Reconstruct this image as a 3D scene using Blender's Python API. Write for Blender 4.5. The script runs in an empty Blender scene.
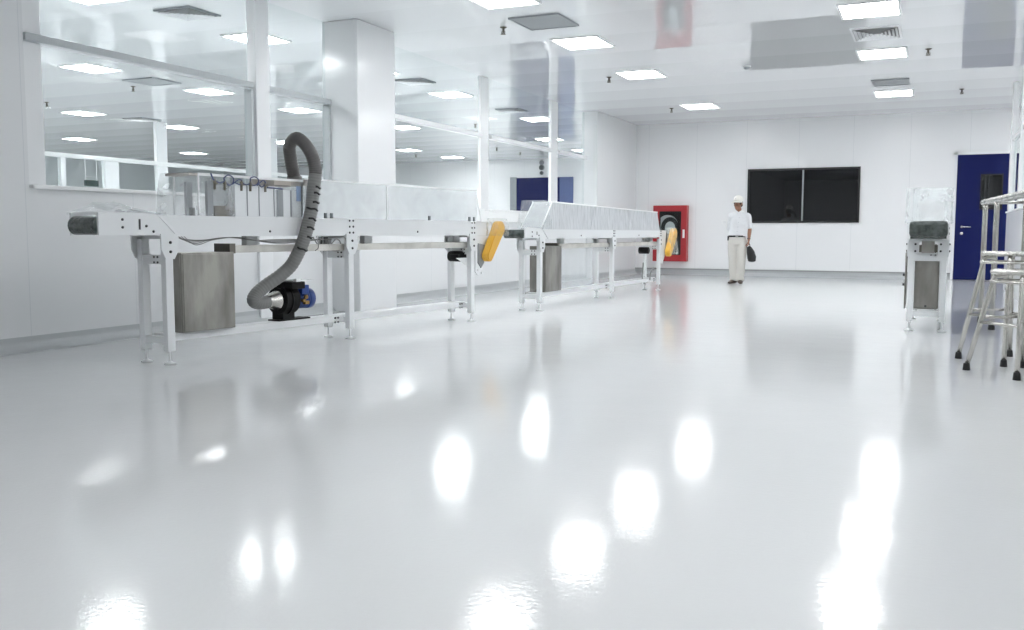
import bpy, bmesh, math, random
from mathutils import Vector, Matrix, Euler
random.seed(7)
S = bpy.context.scene
COL = S.collection
PI = math.pi
H = 3.6            # ceiling height
XL = -6.95         # glazed partition on the left
XR = 1.15          # glazed partition on the right
YF = 22.4          # far wall

# ------------------------------------------------------------------ materials
def new_mat(name):
    m = bpy.data.materials.new(name); m.use_nodes = True
    nt = m.node_tree; nt.nodes.clear()
    out = nt.nodes.new('ShaderNodeOutputMaterial')
    return m, nt, out

def pbr(name, col, rough=.4, metal=0., spec=.5, bump=0., bscale=30., var=0., vscale=4., coat=0., col2=None, stretch=(1, 1, 1)):
    m, nt, out = new_mat(name)
    p = nt.nodes.new('ShaderNodeBsdfPrincipled')
    p.inputs['Base Color'].default_value = (*col, 1)
    p.inputs['Roughness'].default_value = rough
    p.inputs['Metallic'].default_value = metal
    p.inputs['Specular IOR Level'].default_value = spec
    p.inputs['Coat Weight'].default_value = coat
    nt.links.new(p.outputs[0], out.inputs[0])
    tc = nt.nodes.new('ShaderNodeTexCoord')
    mp = nt.nodes.new('ShaderNodeMapping'); mp.inputs['Scale'].default_value = stretch
    nt.links.new(tc.outputs['Object'], mp.inputs[0])
    if var or col2:
        n = nt.nodes.new('ShaderNodeTexNoise'); n.inputs['Scale'].default_value = vscale; n.inputs['Detail'].default_value = 5
        nt.links.new(mp.outputs[0], n.inputs['Vector'])
        r = nt.nodes.new('ShaderNodeValToRGB')
        c2 = col2 or tuple(c * (1 - var) for c in col)
        r.color_ramp.elements[0].position = .35; r.color_ramp.elements[1].position = .65
        r.color_ramp.elements[0].color = (*c2, 1); r.color_ramp.elements[1].color = (*col, 1)
        nt.links.new(n.outputs['Fac'], r.inputs[0]); nt.links.new(r.outputs[0], p.inputs['Base Color'])
    if bump:
        n = nt.nodes.new('ShaderNodeTexNoise'); n.inputs['Scale'].default_value = bscale; n.inputs['Detail'].default_value = 3
        nt.links.new(mp.outputs[0], n.inputs['Vector'])
        b = nt.nodes.new('ShaderNodeBump'); b.inputs['Strength'].default_value = 1; b.inputs['Distance'].default_value = bump
        nt.links.new(n.outputs['Fac'], b.inputs['Height']); nt.links.new(b.outputs[0], p.inputs['Normal'])
    return m

def film(name, clear, col=(.85, .87, .88), rough=.15, bump=.01, bscale=12., stretch=(1, 1, 1), streak=.25, spec=.5):
    """thin see-through plastic: part transparent, part milky, glossy on top"""
    m, nt, out = new_mat(name)
    L = nt.links.new
    t = nt.nodes.new('ShaderNodeBsdfTransparent'); t.inputs[0].default_value = (.97, .98, .98, 1)
    p = nt.nodes.new('ShaderNodeBsdfPrincipled')
    p.inputs['Base Color'].default_value = (*col, 1); p.inputs['Roughness'].default_value = rough
    p.inputs['Specular IOR Level'].default_value = spec
    mx = nt.nodes.new('ShaderNodeMixShader')
    tc = nt.nodes.new('ShaderNodeTexCoord')
    mp = nt.nodes.new('ShaderNodeMapping'); mp.inputs['Scale'].default_value = stretch
    n = nt.nodes.new('ShaderNodeTexNoise'); n.inputs['Scale'].default_value = bscale; n.inputs['Detail'].default_value = 4
    n.inputs['Distortion'].default_value = .8
    L(tc.outputs['Object'], mp.inputs[0]); L(mp.outputs[0], n.inputs['Vector'])
    b = nt.nodes.new('ShaderNodeBump'); b.inputs['Distance'].default_value = bump
    L(n.outputs['Fac'], b.inputs['Height']); L(b.outputs[0], p.inputs['Normal'])
    mr = nt.nodes.new('ShaderNodeMapRange')
    mr.inputs['From Min'].default_value = .3; mr.inputs['From Max'].default_value = .7
    mr.inputs['To Min'].default_value = max(0, 1 - clear - streak / 2); mr.inputs['To Max'].default_value = min(1, 1 - clear + streak / 2)
    L(n.outputs['Fac'], mr.inputs['Value'])
    tl = nt.nodes.new('ShaderNodeBsdfTranslucent'); tl.inputs[0].default_value = (*col, 1)
    m2 = nt.nodes.new('ShaderNodeMixShader'); m2.inputs[0].default_value = .4
    L(p.outputs[0], m2.inputs[1]); L(tl.outputs[0], m2.inputs[2])
    L(mr.outputs[0], mx.inputs[0]); L(t.outputs[0], mx.inputs[1]); L(m2.outputs[0], mx.inputs[2]); L(mx.outputs[0], out.inputs[0])
    return m

def glass_mat(name, refl=.01, tint=(.95, .97, .97)):
    m, nt, out = new_mat(name)
    t = nt.nodes.new('ShaderNodeBsdfTransparent'); t.inputs[0].default_value = (*tint, 1)
    g = nt.nodes.new('ShaderNodeBsdfGlossy'); g.inputs['Roughness'].default_value = .0
    lw = nt.nodes.new('ShaderNodeLayerWeight'); lw.inputs['Blend'].default_value = .5
    pw = nt.nodes.new('ShaderNodeMath'); pw.operation = 'POWER'; nt.links.new(lw.outputs['Facing'], pw.inputs[0]); pw.inputs[1].default_value = 5
    f = nt.nodes.new('ShaderNodeMath'); f.operation = 'MULTIPLY_ADD'; nt.links.new(pw.outputs[0], f.inputs[0]); f.inputs[1].default_value = .12; f.inputs[2].default_value = refl
    mx = nt.nodes.new('ShaderNodeMixShader')
    nt.links.new(f.outputs[0], mx.inputs[0]); nt.links.new(t.outputs[0], mx.inputs[1]); nt.links.new(g.outputs[0], mx.inputs[2])
    nt.links.new(mx.outputs[0], out.inputs[0])
    return m

def panel_mat(name, col, rough, axis, pitch, amp, jcol, jw=.006, spec=.5, offset=0., wob=.55, jrough=None, ior=1.5):
    """glossy sandwich panels: joints every `pitch` metres along `axis` and a slight bow in every panel"""
    m, nt, out = new_mat(name)
    L = nt.links.new
    p = nt.nodes.new('ShaderNodeBsdfPrincipled')
    p.inputs['Roughness'].default_value = rough; p.inputs['Specular IOR Level'].default_value = spec; p.inputs['IOR'].default_value = ior
    g = nt.nodes.new('ShaderNodeNewGeometry'); sx = nt.nodes.new('ShaderNodeSeparateXYZ'); L(g.outputs['Position'], sx.inputs[0])
    def M(op, a, b=None, c=None):
        n = nt.nodes.new('ShaderNodeMath'); n.operation = op
        for i, v in enumerate((a, b, c)):
            if v is None: continue
            if isinstance(v, (int, float)): n.inputs[i].default_value = v
            else: L(v, n.inputs[i])
        return n.outputs[0]
    co = M('DIVIDE', M('ADD', sx.outputs[axis], 100. + offset), pitch)
    fr = M('FRACT', co)
    d = M('ABSOLUTE', M('SUBTRACT', fr, .5))
    joint = M('GREATER_THAN', d, .5 - jw / pitch / 2)
    mix = nt.nodes.new('ShaderNodeMix'); mix.data_type = 'RGBA'
    L(joint, mix.inputs['Factor']); mix.inputs['A'].default_value = (*col, 1); mix.inputs['B'].default_value = (*jcol, 1)
    L(mix.outputs['Result'], p.inputs['Base Color'])
    if jrough:
        rm = nt.nodes.new('ShaderNodeMapRange'); rm.inputs['To Min'].default_value = rough; rm.inputs['To Max'].default_value = jrough
        L(joint, rm.inputs['Value']); L(rm.outputs[0], p.inputs['Roughness'])
    bow = M('MULTIPLY', d, d)
    nz = nt.nodes.new('ShaderNodeTexNoise'); nz.inputs['Scale'].default_value = 1.1; nz.inputs['Detail'].default_value = 1
    L(g.outputs['Position'], nz.inputs['Vector'])
    h = M('ADD', M('MULTIPLY', bow, amp), M('MULTIPLY', nz.outputs['Fac'], amp * wob))
    b = nt.nodes.new('ShaderNodeBump'); b.inputs['Strength'].default_value = 1; b.inputs['Distance'].default_value = 1
    L(h, b.inputs['Height']); L(b.outputs[0], p.inputs['Normal'])
    L(p.outputs[0], out.inputs[0])
    return m

def emit(name, col, strength):
    m, nt, out = new_mat(name)
    e = nt.nodes.new('ShaderNodeEmission'); e.inputs[0].default_value = (*col, 1); e.inputs[1].default_value = strength
    nt.links.new(e.outputs[0], out.inputs[0])
    return m

def floor_mat():
    m, nt, out = new_mat('epoxy_floor')
    L = nt.links.new
    p = nt.nodes.new('ShaderNodeBsdfPrincipled')
    p.inputs['Base Color'].default_value = (.665, .675, .68, 1)
    p.inputs['Roughness'].default_value = .10
    p.inputs['IOR'].default_value = 1.27
    tc = nt.nodes.new('ShaderNodeTexCoord')
    n1 = nt.nodes.new('ShaderNodeTexNoise'); n1.inputs['Scale'].default_value = 45; n1.inputs['Detail'].default_value = 2
    n2 = nt.nodes.new('ShaderNodeTexNoise'); n2.inputs['Scale'].default_value = 3.0; n2.inputs['Detail'].default_value = 2
    L(tc.outputs['Object'], n1.inputs['Vector']); L(tc.outputs['Object'], n2.inputs['Vector'])
    b1 = nt.nodes.new('ShaderNodeBump'); b1.inputs['Distance'].default_value = .00045
    b2 = nt.nodes.new('ShaderNodeBump'); b2.inputs['Distance'].default_value = .0012
    L(n1.outputs['Fac'], b1.inputs['Height']); L(n2.outputs['Fac'], b2.inputs['Height'])
    L(b2.outputs[0], b1.inputs['Normal']); L(b1.outputs[0], p.inputs['Normal'])
    L(p.outputs[0], out.inputs[0])
    return m

M = {}
M['floor'] = floor_mat()
M['ceiling'] = panel_mat('ceiling_panels', (.76, .775, .79), .025, 'Y', 1.18, .015, (.70, .715, .73), .008, ior=1.95, wob=.05)
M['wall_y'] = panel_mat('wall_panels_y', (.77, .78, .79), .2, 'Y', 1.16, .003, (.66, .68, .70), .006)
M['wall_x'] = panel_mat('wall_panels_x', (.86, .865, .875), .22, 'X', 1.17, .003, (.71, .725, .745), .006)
M['frame'] = pbr('white_aluminium', (.84, .85, .86), .25)
M['rail'] = pbr('grey_aluminium', (.48, .51, .525), .35)
M['column'] = pbr('white_column_cladding', (.78, .79, .80), .16, bump=.0015, bscale=2)
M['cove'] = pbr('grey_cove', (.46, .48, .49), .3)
M['gap'] = pbr('dark_gap', (.33, .34, .34), .6)
M['glass'] = glass_mat('partition_glass', .003)
M['light'] = emit('light_diffuser', (.985, .992, 1), 10.5)
M['steelwhite'] = pbr('white_powder_coat', (.76, .775, .785), .32)
M['bolt'] = pbr('dark_bolt', (.03, .03, .035), .4)
M['inox'] = pbr('stained_stainless', (.40, .385, .355), .42, .75, var=.45, vscale=5, bump=.0008, bscale=60, stretch=(1, 1, .35))
M['inoxclean'] = pbr('polished_stainless', (.62, .60, .57), .22, 1.0)
M['tubeinox'] = pbr('brushed_stainless_tube', (.56, .545, .51), .25, .95)
M['tray'] = pbr('beige_tray', (.66, .645, .605), .5, var=.2, vscale=6)
M['traycap'] = pbr('tray_end_cap', (.14, .13, .11), .5)
M['belt'] = pbr('green_belt', (.035, .06, .05), .45, var=.5, vscale=14)
M['roll'] = pbr('wrapped_roller', (.022, .034, .030), .25, bump=.008, bscale=26, col2=(.09, .105, .10), vscale=18)
M['frost'] = film('frosted_guard', .60, (.93, .935, .945), .3, .0015, 5, streak=.07)
M['frostgrey'] = film('dusty_guard', .25, (.80, .81, .825), .4, .002, 16, (3, 3, .3), streak=.3)
M['clear'] = film('clear_film', .84, (.86, .88, .9), .08, .03, 8, streak=.2)
M['bagfilm'] = film('creased_bag_film', .80, (.93, .94, .95), .1, .05, 5, streak=.28)
M['clearcurtain'] = film('clear_sheet', .80, (.84, .86, .88), .25, .002, 4, (1.5, 1.5, .5), streak=.05)
M['acrylic'] = pbr('milky_panel', (.78, .80, .815), .25)
M['hose'] = pbr('grey_hose', (.115, .11, .108), .5, bump=.0006, bscale=150)
M['hoselow'] = pbr('silver_grey_hose', (.21, .21, .208), .45, bump=.0006, bscale=150)
M['tape'] = pbr('black_tape', (.008, .008, .009), .5)
M['black'] = pbr('black_casting', (.003, .003, .0035), .55, spec=.25)
M['motor'] = pbr('blue_motor_paint', (.012, .045, .21), .3)
M['brass'] = pbr('brass', (.35, .22, .08), .35, .8)
M['yellow'] = pbr('yellow_guard_paint', (.72, .40, .045), .35)
M['wrap'] = film('yellow_guard_wrap', .85, (.9, .89, .85), .12, .03, 9, streak=.25)
M['bluetube'] = pbr('blue_air_tube', (.06, .08, .19), .35)
M['valve'] = pbr('bronze_valve', (.22, .20, .16), .4, .5)
M['cable'] = pbr('grey_cable', (.22, .22, .215), .55)
M['bronze'] = pbr('bronze_plate', (.48, .44, .40), .4, .3)
M['box'] = pbr('brown_sensor', (.20, .175, .145), .45, var=.35, vscale=40)
M['labelblue'] = pbr('blue_label', (.30, .40, .60), .5)
M['door'] = pbr('blue_door_paint', (.007, .012, .085), .35, spec=.15)
M['doorlight'] = pbr('blue_frame_paint', (.10, .14, .30), .35)
M['blackglass'] = pbr('dark_window_glass', (.012, .013, .014), .02, spec=.55)
M['blackframe'] = pbr('black_frame', (.006, .006, .007), .4)
M['red'] = pbr('red_cabinet_paint', (.42, .022, .03), .35)
M['redin'] = pbr('cabinet_inside', (.02, .02, .02), .5)
M['hosereel'] = pbr('reel_grey', (.55, .58, .59), .4)
M['firehose'] = pbr('fire_hose_black', (.025, .028, .03), .5)
M['chrome'] = pbr('chrome', (.75, .75, .75), .12, 1)
M['louvre'] = pbr('louvre_grey', (.10, .11, .115), .5)
M['ventgrey'] = pbr('vent_plate_grey', (.30, .32, .335), .45)
M['sprink'] = pbr('sprinkler_brass', (.12, .105, .08), .4, .6)
M['signgreen'] = pbr('dark_green_sign', (.02, .045, .04), .35)
M['plate'] = pbr('white_plate', (.86, .87, .87), .35)
M['rubber'] = pbr('black_rubber', (.006, .006, .007), .5)
M['seat'] = pbr('film_wrapped_steel', (.60, .59, .56), .16, .9, bump=.03, bscale=22)
M['skin'] = pbr('skin', (.30, .15, .095), .5)
M['lip'] = pbr('lips', (.20, .07, .055), .5)
M['shirt'] = pbr('white_shirt', (.74, .75, .77), .8, bump=.01, bscale=18)
M['trouser'] = pbr('cream_trousers', (.62, .60, .56), .85, bump=.012, bscale=14)
M['cap'] = pbr('white_cap', (.78, .77, .72), .7)
M['hair'] = pbr('black_hair', (.01, .009, .008), .6)
M['belt_l'] = pbr('black_leather', (.012, .012, .013), .4)
M['shoe'] = pbr('brown_shoe', (.07, .05, .04), .5)
M['eye'] = pbr('dark_eye', (.01, .008, .007), .2)
M['bag'] = pbr('black_bag', (.010, .010, .011), .35, bump=.02, bscale=12)

# ------------------------------------------------------------------ mesh helpers
def box(bm, x0, x1, y0, y1, z0, z1, bev=0., mat=None):
    r = bmesh.ops.create_cube(bm, size=1)
    vs = r['verts']
    for v in vs:
        v.co = Vector((x0 + (v.co.x + .5) * (x1 - x0), y0 + (v.co.y + .5) * (y1 - y0), z0 + (v.co.z + .5) * (z1 - z0)))
    if bev:
        es = list({e for v in vs for e in v.link_edges})
        rr = bmesh.ops.bevel(bm, geom=es, offset=bev, segments=2, affect='EDGES', profile=.6)
    return vs

def prism(bm, pts, axis, a, b):
    """extrude the polygon pts (2-D, in the other two axes) along axis from a to b"""
    def mk(p, t):
        q = list(p); q.insert('xyz'.index(axis), t); return bm.verts.new(q)
    va = [mk(p, a) for p in pts]; vb = [mk(p, b) for p in pts]
    fs = [bm.faces.new(va), bm.faces.new(list(reversed(vb)))]
    n = len(pts)
    for i in range(n):
        fs.append(bm.faces.new((va[i], vb[i], vb[(i + 1) % n], va[(i + 1) % n])))
    bmesh.ops.recalc_face_normals(bm, faces=fs)
    return fs

def catmull(pts, k=8):
    P = [Vector(p) for p in pts]; out = []
    for i in range(len(P) - 1):
        p0 = P[max(i - 1, 0)]; p1 = P[i]; p2 = P[i + 1]; p3 = P[min(i + 2, len(P) - 1)]
        for j in range(k):
            t = j / k
            out.append(.5 * ((2 * p1) + (-p0 + p2) * t + (2 * p0 - 5 * p1 + 4 * p2 - p3) * t * t + (-p0 + 3 * p1 - 3 * p2 + p3) * t ** 3))
    out.append(P[-1]); return out

def tube(bm, pts, r, n=12, caps=True, smooth=True, up=None):
    """sweep a circle (r: number, list, or list of (ru, rv)) along points"""
    P = [Vector(p) for p in pts]; m = len(P)
    R = r if isinstance(r, (list, tuple)) else [r] * m
    t0 = (P[1] - P[0]).normalized()
    u = Vector(up) if up else (Vector((0, 0, 1)) if abs(t0.z) < .9 else Vector((1, 0, 0)))
    rings = []
    for i in range(m):
        t = ((P[min(i + 1, m - 1)] - P[i]).normalized() + (P[i] - P[max(i - 1, 0)]).normalized())
        t = t.normalized() if t.length > 1e-9 else t0
        u = (u - t * u.dot(t)).normalized(); v = t.cross(u)
        ru, rv = R[i] if isinstance(R[i], (list, tuple)) else (R[i], R[i])
        rings.append([bm.verts.new(P[i] + u * (ru * math.cos(2 * PI * k / n)) + v * (rv * math.sin(2 * PI * k / n))) for k in range(n)])
    for a, b in zip(rings, rings[1:]):
        for k in range(n):
            f = bm.faces.new((a[k], a[(k + 1) % n], b[(k + 1) % n], b[k])); f.smooth = smooth
    if caps:
        bm.faces.new(list(reversed(rings[0]))); bm.faces.new(rings[-1])
    return rings

def lathe(bm, prof, origin, axis=(0, 0, 1), n=24, smooth=True):
    """prof: list of (radius, height along axis)"""
    o = Vector(origin); ax = Vector(axis).normalized()
    pts = [o + ax * h for _, h in prof]
    u = Vector((1, 0, 0)) if abs(ax.x) < .9 else Vector((0, 1, 0))
    u = (u - ax * u.dot(ax)).normalized(); v = ax.cross(u)
    rings = [[bm.verts.new(p + (u * math.cos(2 * PI * k / n) + v * math.sin(2 * PI * k / n)) * max(r, 1e-4)) for k in range(n)] for p, (r, _) in zip(pts, prof)]
    for a, b in zip(rings, rings[1:]):
        for k in range(n):
            f = bm.faces.new((a[k], a[(k + 1) % n], b[(k + 1) % n], b[k])); f.smooth = smooth
    bm.faces.new(list(reversed(rings[0]))); bm.faces.new(rings[-1])

def cyl(bm, a, b, r, n=12):
    tube(bm, [a, b], r, n)

def ball(bm, c, r, sx=1, sy=1, sz=1, u=16, v=10):
    q = bmesh.ops.create_uvsphere(bm, u_segments=u, v_segments=v, radius=r)
    for w in q['verts']:
        w.co = Vector((w.co.x * sx + c[0], w.co.y * sy + c[1], w.co.z * sz + c[2]))
        for f in w.link_faces: f.smooth = True
    return q['verts']

def obj(name, fn, mat, parent=None, **props):
    """one mesh object; fn(bm) fills it"""
    bm = bmesh.new(); fn(bm)
    me = bpy.data.meshes.new(name); bm.to_mesh(me); bm.free()
    o = bpy.data.objects.new(name, me); COL.objects.link(o)
    me.materials.append(M[mat] if isinstance(mat, str) else mat)
    if parent: o.parent = parent
    for k, v in props.items(): o[k] = v
    return o

def B(*a, **k):
    return lambda bm: box(bm, *a, **k)

def thing(name, label, cat, loc=(0, 0, 0), rotz=0., group=None):
    o = bpy.data.objects.new(name, None); o.empty_display_size = .1; COL.objects.link(o)
    o.location = loc; o.rotation_euler = (0, 0, rotz)
    o['label'] = label; o['category'] = cat
    if group: o['group'] = group
    return o

def tag(o, label, cat, group=None):
    o['label'] = label; o['category'] = cat
    if group: o['group'] = group
    return o

def struct(name, fn, mat, parent=None):
    o = obj(name, fn, mat, parent)
    if not parent: o['kind'] = 'structure'
    return o

def dup(root, loc, label, group=None):
    r = root.copy(); COL.objects.link(r); r.location = loc; r['label'] = label
    if group: r['group'] = group
    for ch in list(root.children):
        c = ch.copy(); COL.objects.link(c); c.parent = r
        for g in list(ch.children):
            d = g.copy(); COL.objects.link(d); d.parent = c
    return r

# ------------------------------------------------------------------ the room
XH = -27.0   # far side of the hall behind the glass
YH = 31.0    # end of that hall
struct('floor', B(XH - .3, 6.3, -4.3, YH + .3, -.2, 0), 'floor')
struct('ceiling', B(XH - .3, 6.3, -4.3, YH + .3, H, H + .2), 'ceiling')

# left partition: solid near part, low wall under the glass, solid end part with a step towards the room
ZS, ZT = 1.375, 2.61
def wl(bm):
    box(bm, XL - .1, XL, -4.3, 5.6, 0, H)
    box(bm, XL - .1, XL, 5.6, 19.45, 0, ZS)
    box(bm, XL - .1, XL + .24, 19.45, YF, 0, H)
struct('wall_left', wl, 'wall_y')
struct('column', B(XL - .1, XL + .42, 9.93, 10.82, 0, H, bev=.02), 'column')
def wf(bm):
    box(bm, XL - .1, 6.3, YF, YF + .2, 0, H)
struct('wall_far', wf, 'wall_x')
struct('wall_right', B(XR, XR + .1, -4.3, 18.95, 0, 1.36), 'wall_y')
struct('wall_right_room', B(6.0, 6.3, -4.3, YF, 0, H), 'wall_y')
struct('wall_back', B(XH, 6.3, -4.3, -4.1, 0, H), 'wall_x')
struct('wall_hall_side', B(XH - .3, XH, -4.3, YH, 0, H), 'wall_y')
struct('wall_hall_far', B(XH - .3, XL - .1, YH, YH + .3, 0, H), 'wall_x')
struct('wall_hall_room', B(XL - .3, XL - .1, YF, YH, 0, H), 'wall_y')

# glazing on the left: bays between posts
posts = [(5.60, 5.80, -.035), (8.50, 8.74, .035), (14.30, 14.60, -.03), (17.46, 17.82, -.03)]
edges = [(5.60, 8.47), (8.73, 9.93), (10.82, 14.28), (14.62, 17.42), (17.80, 19.45)]
for i, (y0, y1, px) in enumerate(posts):
    struct('trim_%d' % (i + 1), B(XL - .09, XL + px, y0, y1, ZS if i == 0 else 0.0, H, bev=.012), 'frame')
for i, (y0, y1) in enumerate(edges):
    w = struct('window_%d' % (i + 1), lambda bm: (box(bm, XL - .09, XL + .03, y0, y1, ZT - .025, ZT + .04, bev=.008),), 'rail' if i < 2 else 'frame')
    struct('sill', B(XL - .11, XL + .05, y0, y1, ZS - .01, ZS + .022, bev=.006), 'plate', w)
    struct('pane', B(XL - .056, XL - .05, y0, y1, ZS + .022, ZT - .035), 'glass', w)
    struct('pane', B(XL - .056, XL - .05, y0, y1, ZT + .05, H), 'glass', w)
    if i < 2:
        struct('jamb', lambda bm: (box(bm, XL - .08, XL + .02, y1 - .035, y1, ZS + .022, ZT - .035)), 'rail', w)
struct('trim_5', B(XL + .0, XL + .05, 10.85, 19.45, ZS - .19, ZS - .012, bev=.006), 'plate')
# right glazing
for i, (y0, y1) in enumerate([(18.35, 18.95), (16.35, 16.85), (13.2, 13.7)]):
    struct('trim_%d' % (i + 6), B(XR, XR + .09, y0 + .2, y1 - .1, 1.36, H, bev=.01), 'frame')
w = struct('window_6', B(XR + .02, XR + .08, 4.0, 18.55, ZT - .02, ZT + .06, bev=.006), 'frame')
struct('sill', B(XR - .02, XR + .11, 4.0, 18.95, 1.36, 1.385, bev=.005), 'plate', w)
struct('pane', B(XR + .047, XR + .053, 4.0, 18.55, 1.385, ZT - .02), 'glass', w)
# coves at the wall feet
def cove(bm, along, wallpos, a, b, side):
    r = .11
    prof = [(0, 0.0)] + [(r * (1 - math.sin(t)), r * (1 - math.cos(t))) for t in [0, .3, .6, .9, 1.2, PI / 2]]
    prof = [(r, 0.001)] + [(r - r * math.sin(t), r - r * math.cos(t)) for t in (.25, .5, .75, 1.0, 1.25)] + [(0.002, r), (0, r + .012), (0, 0.001)]
    if along == 'x': prism(bm, [(wallpos + side * p, z) for p, z in prof], 'x', a, b)
    else: prism(bm, [(wallpos + side * p, z) for p, z in prof], 'y', a, b)
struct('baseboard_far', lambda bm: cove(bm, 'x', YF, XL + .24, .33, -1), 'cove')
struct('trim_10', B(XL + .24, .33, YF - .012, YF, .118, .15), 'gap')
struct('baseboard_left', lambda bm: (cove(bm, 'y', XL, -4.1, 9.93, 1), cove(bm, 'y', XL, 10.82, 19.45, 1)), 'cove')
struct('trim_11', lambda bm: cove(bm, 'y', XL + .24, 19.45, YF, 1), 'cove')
# dark far window, two panes
FW = (-4.02, -1.555, 1.235, 2.475)
def fwin(bm):
    x0, x1, z0, z1 = FW; t = .045
    box(bm, x0, x1, YF - .035, YF + .01, z1 - t, z1); box(bm, x0, x1, YF - .035, YF + .01, z0, z0 + t)
    for xa in (x0, x1 - t): box(bm, xa, xa + t, YF - .035, YF + .01, z0 + t, z1 - t)
    box(bm, -2.80, -2.755, YF - .035, YF + .01, z0 + t, z1 - t)
w = struct('window_7', fwin, 'blackframe')
for a, b in ((FW[0] + .045, -2.80), (-2.755, FW[1] - .045)):
    struct('pane', B(a, b, YF - .012, YF - .004, FW[2] + .045, FW[3] - .045), 'blackglass', w)
struct('mullion', B(-2.795, -2.762, YF - .045, YF - .036, FW[2] + .045, FW[3] - .045), 'ventgrey', w)
# blue doors
def blue_door(name, x0, x1, z1, y, win=None, handle_x=None):
    d = struct(name, B(x0, x1, y - .05, y, .01, z1, bev=.006), 'door')
    if win:
        a, b, c, e = win
        def wfn(bm):
            t = .03
            box(bm, a, b, y - .07, y - .05, c, c + t); box(bm, a, b, y - .07, y - .05, e - t, e)
            box(bm, a, a + t, y - .07, y - .05, c + t, e - t); box(bm, b - t, b, y - .07, y - .05, c + t, e - t)
        struct('door_window_frame', wfn, 'blackframe', d)
        struct('door_pane', B(a + .03, b - .03, y - .06, y - .051, c + .03, e - .03), 'blackglass', d)
    if handle_x:
        def hf(bm):
            lathe(bm, [(.03, 0), (.03, .012), (.012, .014), (.012, .05)], (handle_x, y - .05, 1.14), (0, -1, 0), 16)
            tube(bm, [(handle_x, y - .095, 1.14), (handle_x + .05, y - .10, 1.14), (handle_x + .17, y - .10, 1.135)], .011, 10)
            lathe(bm, [(.03, 0), (.03, .012), (.02, .016)], (handle_x, y - .05, 1.0), (0, -1, 0), 16)
        struct('door_handle', hf, 'chrome', d)
    return d
blue_door('door_1', .385, 1.42, 2.665, YF, (.84, 1.27, 1.50, 2.25), .52)
blue_door('door_2', 1.43, 2.46, 2.665, YF, (1.56, 2.0, 1.50, 2.25))
struct('trim_12', B(.33, .385, YF - .04, YF, 0, 2.72), 'frame')
struct('trim_13', B(.33, 2.52, YF - .04, YF, 2.665, 2.72), 'plate')
# hall behind the glass: roll-up door, second door, pilasters, wall head
blue_door('door_3', -13.7, -12.05, 2.94, YH)
struct('trim_14', B(-12.05, -11.55, YH - .05, YH, 0, 2.94), 'doorlight')
struct('trim_15', B(-13.95, -13.7, YH - .06, YH, 0, 2.97), 'ventgrey')
blue_door('door_4', -21.4, -20.3, 2.1, YH)
XP = -16.9   # second glazed partition inside the hall
struct('wall_hall_low', B(XP - .08, XP, 5.0, YH, 0, 1.375), 'wall_y')
w = struct('window_8', B(XP - .07, XP + .03, 5.0, YH, 2.575, 2.665, bev=.006), 'plate')
struct('sill', B(XP - .09, XP + .03, 5.0, YH, 1.375, 1.40, bev=.005), 'plate', w)
struct('pane', B(XP - .04, XP - .034, 5.0, YH, 1.40, 2.575), 'glass', w)
for i, (y0, y1) in enumerate([(13.6, 14.0), (14.40, 14.52), (15.56, 15.95), (17.12, 17.45), (21.2, 21.6), (25.6, 26.0)]):
    struct('trim_%d' % (i + 16), B(XP - .09, XP + .005, y0, y1, 0, H if i > 2 else 2.58), 'frame')

# ------------------------------------------------------------------ ceiling lights
def make_light(lm='light'):
    t = thing('ceiling_light', '', 'ceiling light', (0, 0, H))
    w, l = .34, .39
    def fr(bm):
        d = .018
        box(bm, -w, w, -l, -l + .03, -d, 0); box(bm, -w, w, l - .03, l, -d, 0)
        box(bm, -w, -w + .03, -l + .03, l - .03, -d, 0); box(bm, w - .03, w, -l + .03, l - .03, -d, 0)
    obj('light_frame', fr, 'plate', t)
    obj('diffuser', B(-w + .03, w - .03, -l + .03, l - .03, -.012, -.003), lm, t)
    return t
lights = [
 (-4.5, 9.72, 'flat square ceiling light cut by the top edge beside the plain grey vent'),
 (-4.5, 12.40, 'flat square ceiling light just beyond the plain grey vent'),
 (-4.5, 15.22, 'square ceiling light halfway along the row leading to the red cabinet'),
 (-4.5, 19.48, 'farthest ceiling light of the row leading to the red cabinet'),
 (-.79, 11.93, 'largest ceiling light of the row over the blue door, nearest one'),
 (-.79, 14.87, 'ceiling light between the two vents in the row over the blue door'),
 (-.79, 19.13, 'smallest ceiling light just below the small vent, nearest the dark window'),
 (-8.62, 7.72, 'ceiling light behind the glass at the upper left edge of the photo'),
 (-8.42, 10.38, 'bright ceiling light crossed by the tall white glazing post'),
 (-8.42, 15.96, 'ceiling light behind the glass just right of the wide white column'),
 (-8.41, 20.2, 'ceiling light behind the glass above the three round gauges'),
 (-12.35, 11.16, 'large ceiling light under the grey rail in the leftmost window bay'),
 (-12.35, 13.85, 'ceiling light behind the glass just left of the tall white glazing post'),
 (-12.45, 16.72, 'ceiling light behind the glass above the bend of the grey hose'),
 (-12.1, 20.44, 'ceiling light peeping out beside the wide white column, highest there'),
 (-17.15, 15.25, 'middle of the three ceiling lights stacked in the leftmost window bay'),
 (-17.2, 18.2, 'ceiling light just right of the thin white post in the leftmost window bay'),
 (-17.3, 22.4, 'faint ceiling light half hidden by the bend of the grey hose'),
 (-22.0, 19.4, 'lowest of the three ceiling lights stacked in the leftmost window bay'),
 (-22.4, 24.3, 'low ceiling light right above the blue air tubes of the conveyor'),
 (-15.3, 26.1, 'dim ceiling light beside the wide white column, lowest there'),
 (-15.3, 29.1, 'farthest ceiling light behind the glass, between column and slim post'),
 (-9.9, 24.6, 'ceiling light behind the glass close above the three round gauges'),
 (-10.2, 28.3, 'farthest ceiling light beside the broad end of the glass partition'),
]
M['lighthall'] = emit('hall_light_diffuser', (.985, .992, 1), 18)
proto = make_light(); phall = None
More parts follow.
